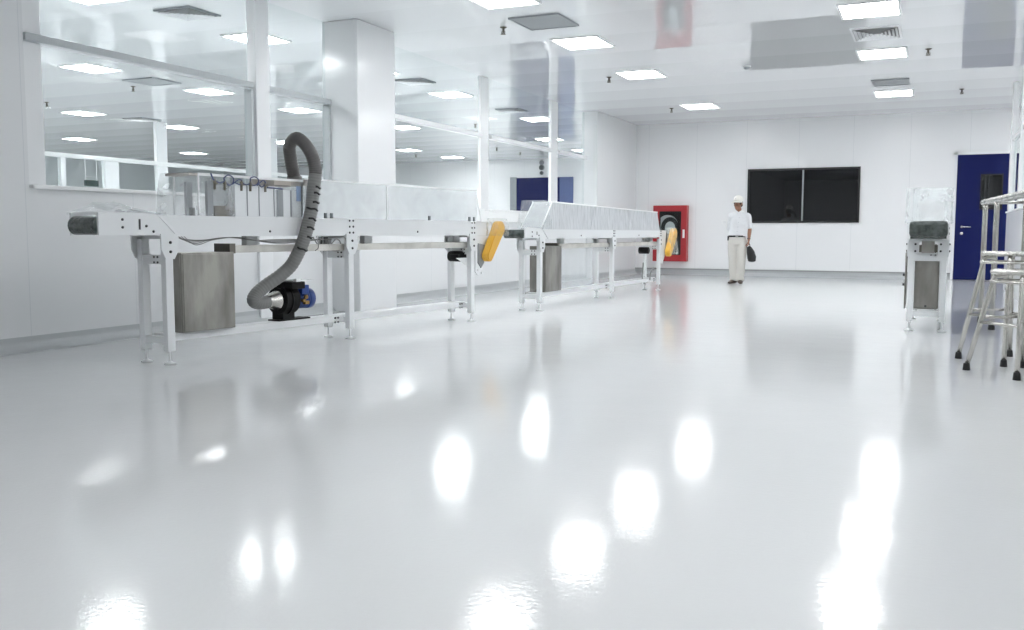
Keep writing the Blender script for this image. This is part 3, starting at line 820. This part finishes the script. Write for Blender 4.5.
obj('hose_collar', lambda bm: (lambda c, d: lathe(bm, [(.066, -.03), (.066, .02), (.058, .03)], c, d, 18))(Vector(at1(-.14, 1.50, 1.47)), (0, 0, 1)), 'cable', h_)

bl = thing('blower', 'black blower with blue motor on the shelf of the front conveyor', 'blower', at1(0, 0, .226), R1)
zc = .405 - .226
obj('inlet_cone', lambda bm: lathe(bm, [(.050, 1.11), (.052, 1.15), (.058, 1.16), (.060, 1.17), (.088, 1.245), (.092, 1.255)], (-.14, 0, zc), (0, 1, 0), 24), 'inoxclean', bl, label='shiny steel inlet cone')
def volute(bm):
    P = []
    for k in range(28):
        a = 2 * PI * k / 28; r = .108 + .03 * (k / 28)
        P.append((-.14 + r * math.cos(a + 1.2), zc + r * math.sin(a + 1.2)))
    va = [bm.verts.new((x, 1.255, z)) for x, z in P]; vb = [bm.verts.new((x, 1.415, z)) for x, z in P]
    fs = [bm.faces.new(va), bm.faces.new(list(reversed(vb)))]
    for i in range(28): fs.append(bm.faces.new((va[i], vb[i], vb[(i + 1) % 28], va[(i + 1) % 28])))
    bmesh.ops.recalc_face_normals(bm, faces=fs)
    box(bm, -.20, .03, 1.275, 1.435, zc + .10, zc + .165, bev=.01)
    lathe(bm, [(.14, 1.315), (.14, 1.330)], (-.14, 0, zc), (0, 1, 0), 28)
obj('volute', volute, 'black', bl)
obj('pedestal', lambda bm: (box(bm, -.205, -.075, 1.260, 1.405, .012, zc, bev=.004), box(bm, -.21, -.07, 1.215, 1.595, 0, .012)), 'black', bl)
def mot(bm):
    prof = [(.05, 1.415), (.088, 1.425)]
    for k in range(8): prof += [(.088, 1.440 + k * .02), (.082, 1.442 + k * .02), (.082, 1.450 + k * .02), (.088, 1.452 + k * .02)]
    prof += [(.092, 1.605), (.092, 1.650), (.075, 1.665), (.03, 1.667)]
    lathe(bm, prof, (-.14, 0, zc), (0, 1, 0), 24)
mo = obj('motor', mot, 'motor', bl, label='blue finned motor')
obj('terminal_box', B(-.10, -.02, 1.445, 1.535, zc + .05, zc + .13, bev=.008), 'motor', mo)
obj('gland', lambda bm: (lathe(bm, [(.016, 0), (.016, .03)], (-.05, 1.475, zc - .01), (1, 0, 0), 10), lathe(bm, [(.02, 0), (.02, .02)], (-.052, 1.515, zc + .02), (1, 0, 0), 10), box(bm, -.06, -.03, 1.495, 1.545, zc - .045, zc - .015)), 'brass', mo)
obj('outlet_flap', lambda bm: (box(bm, -.16, .02, 1.355, 1.575, zc + .17, zc + .176), box(bm, -.02, .02, 1.335, 1.385, zc + .16, zc + .19)), 'frame', bl)

# --- conveyor 2
R2 = -math.atan2(.2, 4.985)
O2 = (-4.60, 11.06)
w2_ = .25; zb0, zb1, zg = .922, 1.045, 1.40
c2 = conveyor('second white belt conveyor farther along, with a dusty grey guard hood', O2, R2, w2_, zb0, zb1, zg, (.06, 2.70, 5.03), -.45, 5.35, 0, 5, (), 'frostgrey')
gx0, gx1 = -w2_ - .02, .02
def hood2(bm):
    za = zg - .0; zb = zg - .04
    sheet(bm, [(gx1, .10, zb1), (gx1, 5.05, zb1), (gx1 - .02, 4.85, zb), (gx1 - .02, .42, za)])
for a, b in ((0, .33), (.337, .66), (.667, 1)):
    A0, A1 = .12 + (4.98 - .12) * a, .12 + (4.98 - .12) * b; T0, T1 = .42 + (4.88 - .42) * a, .42 + (4.88 - .42) * b
    obj('guard_panel', lambda bm: sheet(bm, [(gx1, A0, zb1), (gx1, A1, zb1), (gx1 - .01, T1, zg - .045 * b), (gx1 - .01, T0, zg - .045 * a)]), 'frostgrey', c2)
obj('guard_panel', lambda bm: sheet(bm, [(gx0, .12, zb1), (gx0, 4.98, zb1), (gx0 + .01, 4.88, zg - .045), (gx0 + .01, .42, zg)]), 'frostgrey', c2)
obj('guard_top', lambda bm: sheet(bm, [(gx0 + .01, .42, zg), (gx1 - .01, .42, zg), (gx1 - .01, 4.88, zg - .045), (gx0 + .01, 4.88, zg - .045)]), 'frostgrey', c2)
obj('guard_end', lambda bm: sheet(bm, [(gx0, .05, zb1), (gx1, .05, zb1), (gx1 - .01, .42, zg), (gx0 + .01, .42, zg)]), 'frost', c2)
obj('guard_end', lambda bm: sheet(bm, [(gx0, 5.02, zb1), (gx1, 5.02, zb1), (gx1 - .01, 4.88, zg - .045), (gx0 + .01, 4.88, zg - .045)]), 'frostgrey', c2)
obj('guard_edge', lambda bm: (tube(bm, [(gx1, .05, zb1), (gx1 - .008, .42, zg), (gx1 - .008, 4.88, zg - .045)], .010, 8), tube(bm, [(gx0, .05, zb1), (gx0 + .008, .42, zg)], .008, 8)), 'plate', c2)
obj('clear_hood', lambda bm: film_hood(bm, gx0 - .02, gx1 + .015, .0, .40, zb1 + .0, zg + .01, .25, .012, 12), 'clear', c2)
obj('clear_curtain', lambda bm: (box(bm, -w2_ / 2 + .05, -w2_ / 2 + .054, .82, 2.05, .24, zb0 - .14), crumple(bm, 6, .003, 3)), 'clearcurtain', c2)
obj('gear_motor', lambda bm: (lathe(bm, [(.05, -.10), (.058, -.09), (.058, .07), (.045, .08)], (-.12, 4.62, .70), (1, 0, 0), 16), box(bm, -.16, -.06, 4.55, 4.7, .67, .72)), 'black', c2)
obj('drive_arm', lambda bm: prism(bm, [(5.06, .93), (5.34, .93), (5.30, .6), (5.16, .45), (5.07, .50)], 'x', .012, .03), 'steelwhite', c2)
dg = obj('drive_guard', lambda bm: capsule(bm, (5.30, .66), (5.58, .98), .075, .10, .05, .14), 'yellow', c2)
obj('guard_wrap', lambda bm: (film_hood(bm, .03, .16, 5.30, 5.70, .62, 1.09, .35, .02, 19)), 'wrap', dg)
obj('trailing_cable', lambda bm: (tube(bm, catmull([(-.05, 4.35, .50), (-.06, 4.36, .35), (-.06, 4.34, .22)]), .012, 8), tube(bm, catmull([(-.02, 4.62, .2), (-.02, 4.68, .33), (-.02, 4.82, .40), (-.02, 4.96, .38)]), .012, 8)), 'cable', c2)
def atc(O, R, off, s, z):
    v = Matrix.Rotation(R, 4, 'Z') @ Vector((off, s, 0)); return (O[0] + v.x, O[1] + v.y, z)
cabinet('stainless cabinet under the second conveyor, behind its white legs', atc(O2, R2, -.02, .27, .226), R2, .22, .54, .60)

# --- conveyor 3, seen from its end
O3 = (.095, 10.47)
w3_ = .305; zb0, zb1, zg = .935, 1.085, 1.44
c3 = conveyor('short white conveyor seen end on beside the blue door', O3, 0, w3_, zb0, zb1, zg, (0, 1.5, 3.0), -.42, 3.3, 0, 3, (), 'frost', roll_up=True)
gx0, gx1 = -w3_ - .01, .01
obj('guard_panel', B(gx1 - .004, gx1, .1, 3.0, zb1, zg), 'clear', c3)
obj('guard_panel', B(gx0, gx0 + .004, .1, 3.0, zb1, zg), 'clear', c3)
obj('guard_top', B(gx0, gx1, .1, 3.0, zg, zg + .004), 'clear', c3)
obj('clear_hood', lambda bm: film_hood(bm, gx0 - .045, gx1 + .045, -.40, .34, 1.10, 1.44, .04, .012, 31), 'bagfilm', c3)
obj('bracket_plate', lambda bm: (box(bm, -w3_ - .03, -w3_ + .06, -.055, -.045, .776, .935), box(bm, -.06, .03, -.055, -.045, .776, .935), box(bm, -w3_ - .03, .03, -.055, -.045, .72, .775)), 'steelwhite', c3)
obj('plate_bolt', lambda bm: [lathe(bm, [(.011, 0), (.011, .008)], (x, -.055, z), (0, -1, 0), 8) for x in (-w3_ + .035, -.035) for z in (.82, .89)], 'bolt', c3)
obj('end_bracket', B(-w3_ / 2 - .06, -w3_ / 2 + .06, -.04, -.02, .80, .92), 'inox', c3)
cabinet('stainless cabinet under the conveyor seen end on, near the blue door', (O3[0] - .045, O3[1] + .05, .226), 0, .225, .52, .52)
t = thing('side_panel', 'narrow dull steel panel hung on the flank of the end-on conveyor', 'panel', (O3[0] - w3_ - .047, O3[1] + .08, .22))
obj('panel_sheet', B(-.012, 0, 0, .5, 0, .58, bev=.002), 'inox', t)
obj('panel_knob', lambda bm: [lathe(bm, [(.014, 0), (.014, .02)], (-.012, .06, z), (-1, 0, 0), 10) for z in (.25, .35)], 'bolt', t)

# ------------------------------------------------------------------ stools
def stool(label, loc, a_bot, a_top, h, rs, ring_z, rot, tilt=0., foot_gap=0.):
    t = thing('stool', label, 'stool', loc, rot, 'steel stools')
    if tilt:
        # lean about the line of sight
        q = Matrix.Rotation(tilt, 4, Vector((-.41, .91, 0)).normalized()) @ Matrix.Rotation(rot, 4, 'Z')
        t.rotation_euler = q.to_euler()
    rt = .0175
    obj('seat', lambda bm: lathe(bm, [(.02, h - .036), (rs - .012, h - .036), (rs, h - .026), (rs + .003, h - .018), (rs, h - .008), (rs - .012, h), (.02, h - .002)], (0, 0, 0), (0, 0, 1), 36), 'seat', t)
    k = 0
    for sx, sy in ((-1, -1), (1, -1), (1, 1), (-1, 1)):
        def leg(bm):
            top = Vector((sx * a_top, sy * a_top, h - .075)); bot = Vector((sx * a_bot, sy * a_bot, .03))
            inn = Vector((sx * a_top * .55, sy * a_top * .55, h - .045)); mid = Vector((sx * a_top * .92, sy * a_top * .92, h - .05))
            P = catmull([inn, inn.lerp(mid, .6), mid, top + Vector((0, 0, .0)), top.lerp(bot, .12)], 6) + [top.lerp(bot, .5), bot]
            tube(bm, P, rt, 14)
        lg = obj('leg', leg, 'tubeinox', t)
        obj('rubber_foot', lambda bm: lathe(bm, [(.026, 0), (.026, .006), (.022, .05), (.021, .052)], (sx * a_bot, sy * a_bot, .001), (0, 0, 1), 14), 'rubber', lg)
    f = ring_z / h; a = a_bot + (a_top - a_bot) * f
    def rails(bm):
        c = [(-a, -a), (a, -a), (a, a), (-a, a)]
        for i in range(4):
            p, q = c[i], c[(i + 1) % 4]; dz = .03 * (i % 2)
            tube(bm, [(p[0], p[1], ring_z + dz), (q[0], q[1], ring_z + dz)], .011, 10)
    obj('foot_rail', rails, 'tubeinox', t)
    def top_ring(bm):
        z = h - .085; r = a_top * 1.12
        c = [(-r, -r), (r, -r), (r, r), (-r, r)]
        tube(bm, [(rs * .98 * math.cos(th), rs * .98 * math.sin(th), z + .0) for th in [i * 2 * PI / 32 for i in range(33)]], .011, 10)
    obj('seat_ring', top_ring, 'tubeinox', t)
    return t
RS = math.radians(-52)
stool('lowest steel stool at the right edge, standing nearest', (.589, 7.563, 0), .243, .135, .745, .215, .36, RS)
stool('steel stool just behind the nearest one, under the stacked stool', (.55, 8.255, 0), .243, .135, .862, .215, .36, RS)
t = thing('tube_rack', 'tall steel tube rack with film wrapped top rail behind the stools', 'rack', (.575, 10.90, 0), math.radians(5))
def trail(bm):
    rnd = random.Random(8)
    P = [(0, y, 1.345) for y in [.97 - .03 * k for k in range(92)]]
    tube(bm, P, [(.033 + rnd.uniform(-.004, .005), .033 + rnd.uniform(-.004, .005)) for _ in P], 14)
obj('top_rail', trail, 'seat', t)
obj('top_rail', lambda bm: tube(bm, [(.4, .97, 1.345), (.4, -1.76, 1.345)], .025, 12), 'seat', t)
for x, y, sx in ((0, .84, 1), (0, .03, 1), (0, -1.72, 1), (.4, .84, -1), (.4, .03, -1), (.4, -1.72, -1)):
    lg = obj('leg', lambda bm: tube(bm, catmull([(x, y + .06, 1.335), (x, y + .02, 1.32), (x, y, 1.27), (x, y, 1.1)], 6) + [(x, y, .5), (x, y, .05)], .027, 14), 'tubeinox', t)
    obj('rubber_foot', lambda bm: lathe(bm, [(.033, 0), (.034, .008), (.030, .065), (.028, .07)], (x, y, .001), (0, 0, 1), 14), 'rubber', lg)
obj('cross_bar', lambda bm: tube(bm, [(0, .95, 1.345), (.4, .95, 1.345)], .02, 10), 'tubeinox', t)
obj('cross_bar', lambda bm: tube(bm, [(0, -1.72, .35), (.4, -1.72, .35)], .018, 10), 'tubeinox', t)

# ------------------------------------------------------------------ the standing man
def remeshed(name, fn, mat, parent, voxel, smooth=4):
    o = obj('tmp_' + name, fn, mat, None)
    md = o.modifiers.new('r', 'REMESH'); md.mode = 'VOXEL'; md.voxel_size = voxel; md.use_smooth_shade = True
    sm = o.modifiers.new('s', 'SMOOTH'); sm.iterations = smooth; sm.factor = .5
    bpy.context.view_layer.update()
    dg_ = bpy.context.evaluated_depsgraph_get()
    me = bpy.data.meshes.new_from_object(o.evaluated_get(dg_))
    bpy.data.objects.remove(o)
    me.name = name
    for p in me.polygons: p.use_smooth = True
    q = bpy.data.objects.new(name, me); COL.objects.link(q); q.parent = parent
    if not me.materials: me.materials.append(M[mat])
    return q

PX = (1, 0, 0)
def chain(bm, pts, r, k=5, n=14, up=PX):
    """tapering limb through joints; r is one radius (or pair) per joint"""
    P = catmull(pts, k); R = []
    rr = [x if isinstance(x, tuple) else (x, x) for x in r]
    for i in range(len(P)):
        f = i / k; j = min(int(f), len(rr) - 2); t = f - j
        R.append((rr[j][0] * (1 - t) + rr[j + 1][0] * t, rr[j][1] * (1 - t) + rr[j + 1][1] * t))
    tube(bm, P, R, n, up=up)

man = thing('person', 'man in white shirt, cream trousers and white cap standing by the far wall', 'person', (-3.56, 18.88, 0), math.radians(6))
HC = Vector((-.005, -.04, 1.575))                       # head centre
HR = Matrix.Rotation(math.radians(-27), 3, 'Z') @ Matrix.Rotation(math.radians(2), 3, 'X')
def hp_(x, y, z): return HC + HR @ Vector((x, y, z))
SHL, ELL, WRL = (.185, .0, 1.335), (.225, .03, 1.085), (.215, -.03, .865)
SHR, ELR, WRR = (-.135, .0, 1.335), (-.170, .12, 1.10), (-.03, .19, 1.0)
def hand(bm, w, d, across, palm_n, curl, thumb):
    """palm from wrist w along d; fingers bend towards palm_n"""
    w, d, a, pn = Vector(w), Vector(d).normalized(), Vector(across).normalized(), Vector(palm_n).normalized()
    tube(bm, [w, w + d * .03, w + d * .065, w + d * .095], [(.026, .022), (.036, .018), (.041, .016), (.038, .014)], 12, up=a)
    for k, (o, L) in enumerate(((-.030, .066), (-.010, .076), (.010, .072), (.029, .058))):
        p = w + d * .088 + a * o; dd = d.copy(); P = [p - d * .02, p]
        for s in (.42, .32, .26):
            dd = (Matrix.Rotation(curl, 3, d.cross(pn)) @ dd) if dd.length else dd
            p = p + dd * L * s * 1.15; P.append(p.copy())
        tube(bm, P, [.0095, .0095, .009, .0085, .007], 8)
    b = w + d * .025 + a * thumb * .026
    tube(bm, [b, b + d * .02 + a * thumb * .02 + pn * .008, b + d * .045 + a * thumb * .028 + pn * .02, b + d * .068 + a * thumb * .022 + pn * .03], [.014, .012, .010, .008], 8)
def body(bm):
    chain(bm, [(-.01, .01, .78), (-.01, .01, .88), (0, .015, 1.0), (.02, .01, 1.14), (.028, .01, 1.27), (.028, .012, 1.35), (.02, .01, 1.40)], [(.13, .09), (.16, .10), (.145, .095), (.155, .10), (.165, .105), (.14, .085), (.07, .06)], 5, 20)
    chain(bm, [(.02, .012, 1.36), (.012, .0, 1.44), (.0, -.015, 1.51)], [.062, .053, .052], 5)
    # legs and feet
    for sx, hx, kx, ax, ay in ((-1, -.095, -.085, -.06, .0), (1, .085, .075, .06, -.05)):
        chain(bm, [(hx, .01, .86), (hx, 0, .70), (kx, ay * .4 - .012, .47), (kx * .9, ay * .7 + .012, .33), (ax, ay + .012, .09), (ax, ay + .01, .05)], [.085, .078, .055, .052, .036, .038], 5)
        t = Vector((sx * .28 - .12, -1, 0)).normalized()
        a = Vector((ax, ay + .02, .04))
        tube(bm, [a - t * .045, a, a + t * .09 - Vector((0, 0, .008)), a + t * .16 - Vector((0, 0, .016)), a + t * .19 - Vector((0, 0, .018))], [(.025, .03), (.035, .034), (.044, .028), (.042, .02), (.025, .015)], 14, up=(1, 0, 0))
    for s, e, w in ((SHL, ELL, WRL), (SHR, ELR, WRR)):
        chain(bm, [(s[0] * .75 + .01, s[1], s[2] - .01), s, tuple(Vector(s).lerp(Vector(e), .5)), e, tuple(Vector(e).lerp(Vector(w), .45)), w], [.055, .054, .046, .038, .038, .026], 5)
    hand(bm, WRL, (-.02, -.10, -1), (0, -1, .1), (-1, 0, -.1), .72, 1)
    hand(bm, WRR, (.9, .25, -.25), (0, .2, 1), (.1, 1, .2), .35, 1)
    # head: skull, jaw, chin, nose, brow, ears
    def e(c, r):
        vs = ball(bm, (0, 0, 0), 1, r[0], r[1], r[2], 18, 12)
        for v in vs: v.co = HC + HR @ (Vector(c) + v.co)
    e((0, .012, .03), (.074, .094, .095)); e((0, -.018, -.045), (.058, .066, .075)); e((0, -.062, -.098), (.026, .020, .020))
    e((0, -.075, .035), (.05, .018, .014)); e((-.033, -.062, -.028), (.022, .022, .02)); e((.033, -.062, -.028), (.022, .022, .02))
    tube(bm, [hp_(0, -.078, .022), hp_(0, -.095, -.002), hp_(0, -.104, -.022), hp_(0, -.085, -.034)], [.010, .013, .018, .012], 8)
    e((0, -.078, -.062), (.026, .012, .012))
    for s in (-1, 1): e((s * .078, .012, -.005), (.010, .022, .034))
bd = remeshed('body', body, 'skin', man, .0065, 3)
obj('eye', lambda bm: [ball(bm, hp_(s * .030, -.079, .012), .0095, 1.2, 1, .75) for s in (-1, 1)], 'eye', man)
obj('mouth', lambda bm: tube(bm, [hp_(-.024, -.080, -.064), hp_(-.010, -.090, -.061), hp_(.010, -.090, -.061), hp_(.024, -.080, -.064)], .005, 8), 'lip', man)
def hairf(bm):
    vs = ball(bm, (0, 0, 0), 1, .079, .096, .075, 20, 12)
    for v in vs: v.co = HC + HR @ (v.co + Vector((0, .020, .035)))
    for s in (-1, 1):
        vs = ball(bm, (0, 0, 0), 1, .008, .018, .03, 10, 8)
        for v in vs: v.co = HC + HR @ (v.co + Vector((s * .072, -.02, .005)))
    vs = ball(bm, (0, 0, 0), 1, .062, .045, .05, 14, 10)
    for v in vs: v.co = HC + HR @ (v.co + Vector((0, .068, -.02)))
remeshed('hair', hairf, 'hair', man, .008, 2)
def capf(bm):
    n = 24; prof = [(.096, .048), (.099, .075), (.094, .105), (.078, .135), (.05, .155), (.02, .163), (.001, .164)]
    rings = []
    for r, z in prof:
        rings.append([bm.verts.new(hp_(r * .90 * math.cos(2 * PI * k / n), .012 + r * 1.08 * math.sin(2 * PI * k / n), z)) for k in range(n)])
    for a, b in zip(rings, rings[1:]):
        for k in range(n):
            f = bm.faces.new((a[k], a[(k + 1) % n], b[(k + 1) % n], b[k])); f.smooth = True
    # brim
    rows = []
    for j, rr in enumerate((0, .4, .75, 1)):
        row = []
        for k in range(13):
            a = PI + PI * k / 12
            ex = .095 * rr * max(0, -math.sin(a)) ** .8 + .012 * rr
            row.append(bm.verts.new(hp_((.088 + .004 * rr) * math.cos(a), .012 + (.105 + ex) * math.sin(a), .050 - .022 * rr - .006 * abs(math.cos(a)) * rr)))
        rows.append(row)
    for a, b in zip(rows, rows[1:]):
        for k in range(12):
            f = bm.faces.new((a[k], a[k + 1], b[k + 1], b[k])); f.smooth = True
cp = obj('cap', capf, 'cap', man, label='white peaked cap')
md = cp.modifiers.new('thickness', 'SOLIDIFY'); md.thickness = .005
obj('cap_badge', lambda bm: ball(bm, hp_(0, -.088, .098), .010, 1, .5, 1), 'ventgrey', cp)
def shirtf(bm):
    chain(bm, [(-.01, .01, .915), (-.005, .012, .96), (.01, .012, 1.06), (.025, .01, 1.17), (.028, .01, 1.27), (.028, .012, 1.345), (.022, .01, 1.395), (.02, .008, 1.42)], [(.168, .118), (.178, .125), (.170, .120), (.176, .122), (.180, .122), (.155, .10), (.092, .078), (.066, .064)], 5, 24)
    for s, e in ((SHL, ELL), (SHR, ELR)):
        S_, E_ = Vector(s), Vector(e)
        chain(bm, [tuple(S_ + Vector((-.06 if s[0] > 0 else .06, 0, .0))), tuple(S_ + Vector((0, 0, -.01))), tuple(S_.lerp(E_, .5)), tuple(S_.lerp(E_, .98 if s[0] > 0 else 1.12))], [.072, .066, .060, .062], 5, 16)
sh = remeshed('shirt', shirtf, 'shirt', man, .011, 3)
sh['label'] = 'white short sleeved shirt'
def collarf(bm):
    for s in (-1, 1):
        c = Vector((.014, -.005, 1.425))
        P = [(s * .012, -.083, -.065), (s * .004, -.078, -.012), (s * .045, -.055, .018), (s * .068, .0, .022), (s * .050, .055, .028)]
        Q = [(s * .055, -.098, -.045), (s * .066, -.080, -.030), (s * .078, -.045, -.012), (s * .082, .005, -.006), (s * .06, .07, .0)]
        vp = [bm.verts.new(c + Vector(p)) for p in P]; vq = [bm.verts.new(c + Vector(p)) for p in Q]
        for k in range(4): bm.faces.new((vp[k], vp[k + 1], vq[k + 1], vq[k]))
co_ = obj('collar', collarf, 'shirt', sh); md = co_.modifiers.new('thickness', 'SOLIDIFY'); md.thickness = .006
obj('chest_pocket', lambda bm: (box(bm, .07, .16, -.1235, -.112, 1.16, 1.27, bev=.004),), 'shirt', sh)
obj('button', lambda bm: [ball(bm, (.03 - .012 * k, -.128 + (.004 if k > 2 else 0), 1.30 - .09 * k), .006, 1, .6, 1, 8, 6) for k in range(5)], 'ventgrey', sh)
def trouf(bm):
    chain(bm, [(-.01, .01, .77), (-.01, .01, .84), (-.01, .01, .90), (-.01, .01, .945)], [(.15, .11), (.178, .125), (.172, .120), (.162, .112)], 5, 24)
    for sx, hx, kx, ax, ay in ((-1, -.092, -.085, -.06, .0), (1, .082, .078, .062, -.05)):
        chain(bm, [(hx, .01, .86), (hx, .005, .72), (kx, ay * .4 - .005, .48), (kx * .9 + ax * .1, ay * .7 + .005, .30), (ax, ay + .005, .13), (ax, ay, .055)], [.098, .100, .086, .080, .080, .085], 5, 18)
tr_ = remeshed('trousers', trouf, 'trouser', man, .011, 3)
tr_['label'] = 'loose cream trousers'
def beltf(bm):
    n = 28; rings = []
    for r, z in ((.0, .918), (.004, .918), (.004, .952), (.0, .952)):
        rings.append([bm.verts.new((-.01 + (.172 + r) * math.cos(2 * PI * k / n), .01 + (.121 + r) * math.sin(2 * PI * k / n), z)) for k in range(n)])
    for a, b in zip(rings, rings[1:]):
        for k in range(n): bm.faces.new((a[k], a[(k + 1) % n], b[(k + 1) % n], b[k]))
be = obj('waist_belt', beltf, 'belt_l', man)
obj('buckle', B(-.035, .015, -.122, -.114, .916, .954, bev=.003), 'chrome', be)
obj('phone_pouch', B(-.20, -.165, -.035, .02, .85, .94, bev=.008), 'belt_l', be)
for sx, ax, ay in ((-1, -.06, .0), (1, .06, -.05)):
    def shoe(bm):
        t = Vector((sx * .28 - .12, -1, 0)).normalized(); a = Vector((ax, ay + .02, .0))
        tube(bm, [a - t * .06 + Vector((0, 0, .035)), a - t * .05 + Vector((0, 0, .04)), a + t * .03 + Vector((0, 0, .05)), a + t * .11 + Vector((0, 0, .038)), a + t * .19 + Vector((0, 0, .026)), a + t * .215 + Vector((0, 0, .022))],
             [(.02, .02), (.038, .038), (.044, .047), (.05, .036), (.042, .024), (.018, .012)], 16, up=(1, 0, 0))
    obj('shoe', shoe, 'shoe', man)
obj('wristwatch', lambda bm: (tube(bm, [tuple(Vector(WRL) + Vector((.031 * math.cos(a), .028 * math.sin(a), .03))) for a in [i * 2 * PI / 20 for i in range(21)]], (.006), 6)), 'belt_l', man)

# bag in his hand
bagm = Matrix.Rotation(math.radians(6), 4, 'Z')
bv = bagm @ Vector((.21, -.045, 0))
t = thing('bag', 'small black bag hanging from the hand of the man in white', 'bag', (-3.56 + bv.x, 18.88 + bv.y, .425), math.radians(6))
def bagf(bm):
    tube(bm, [(.075, 0, .005), (.075, 0, .02), (.07, 0, .10), (.045, 0, .20), (.02, 0, .27), (.0, 0, .315)], [(.03, .02), (.075, .05), (.088, .06), (.078, .05), (.055, .035), (.035, .02)], 20, up=(1, 0, 0))
remeshed('bag_body', bagf, 'bag', t, .012, 4)
obj('bag_handle', lambda bm: tube(bm, catmull([(-.03, 0, .29), (-.035, -.0, .35), (-.005, -.012, .385), (.025, 0, .35), (.03, 0, .29)]), .008, 8), 'bag', t)

# ------------------------------------------------------------------ world, camera, colour
wd = bpy.data.worlds.new('world'); S.world = wd; wd.use_nodes = True
wd.node_tree.nodes['Background'].inputs[0].default_value = (.8, .85, .9, 1)
wd.node_tree.nodes['Background'].inputs[1].default_value = .3
cam = bpy.data.cameras.new('camera'); co = bpy.data.objects.new('camera', cam); COL.objects.link(co); S.camera = co
F_, YAW, PITCH, ROLL = 940., .42122, .087372, .00159
cam.sensor_fit = 'HORIZONTAL'; cam.sensor_width = 36; cam.lens = 36 * F_ / 1024; cam.clip_start = .05; cam.clip_end = 200
fwd = Vector((-math.sin(YAW) * math.cos(PITCH), math.cos(YAW) * math.cos(PITCH), -math.sin(PITCH)))
rt_ = Vector((math.cos(YAW), math.sin(YAW), 0)); up_ = rt_.cross(fwd)
r2 = rt_ * math.cos(ROLL) + up_ * math.sin(ROLL); u2 = up_ * math.cos(ROLL) - rt_ * math.sin(ROLL)
mw = Matrix((r2, u2, -fwd)).transposed().to_4x4(); mw.translation = (0, 0, 1.0); co.matrix_world = mw
S.view_settings.view_transform = 'Standard'; S.view_settings.look = 'None'; S.view_settings.gamma = 1
S.view_settings.use_curve_mapping = False; S.view_settings.exposure = 1.5
S.cycles.max_bounces = 12; S.cycles.diffuse_bounces = 6; S.cycles.glossy_bounces = 6; S.cycles.transparent_max_bounces = 24; S.cycles.transmission_bounces = 6
S.cycles.caustics_reflective = False
S.cycles.sample_clamp_indirect = 6
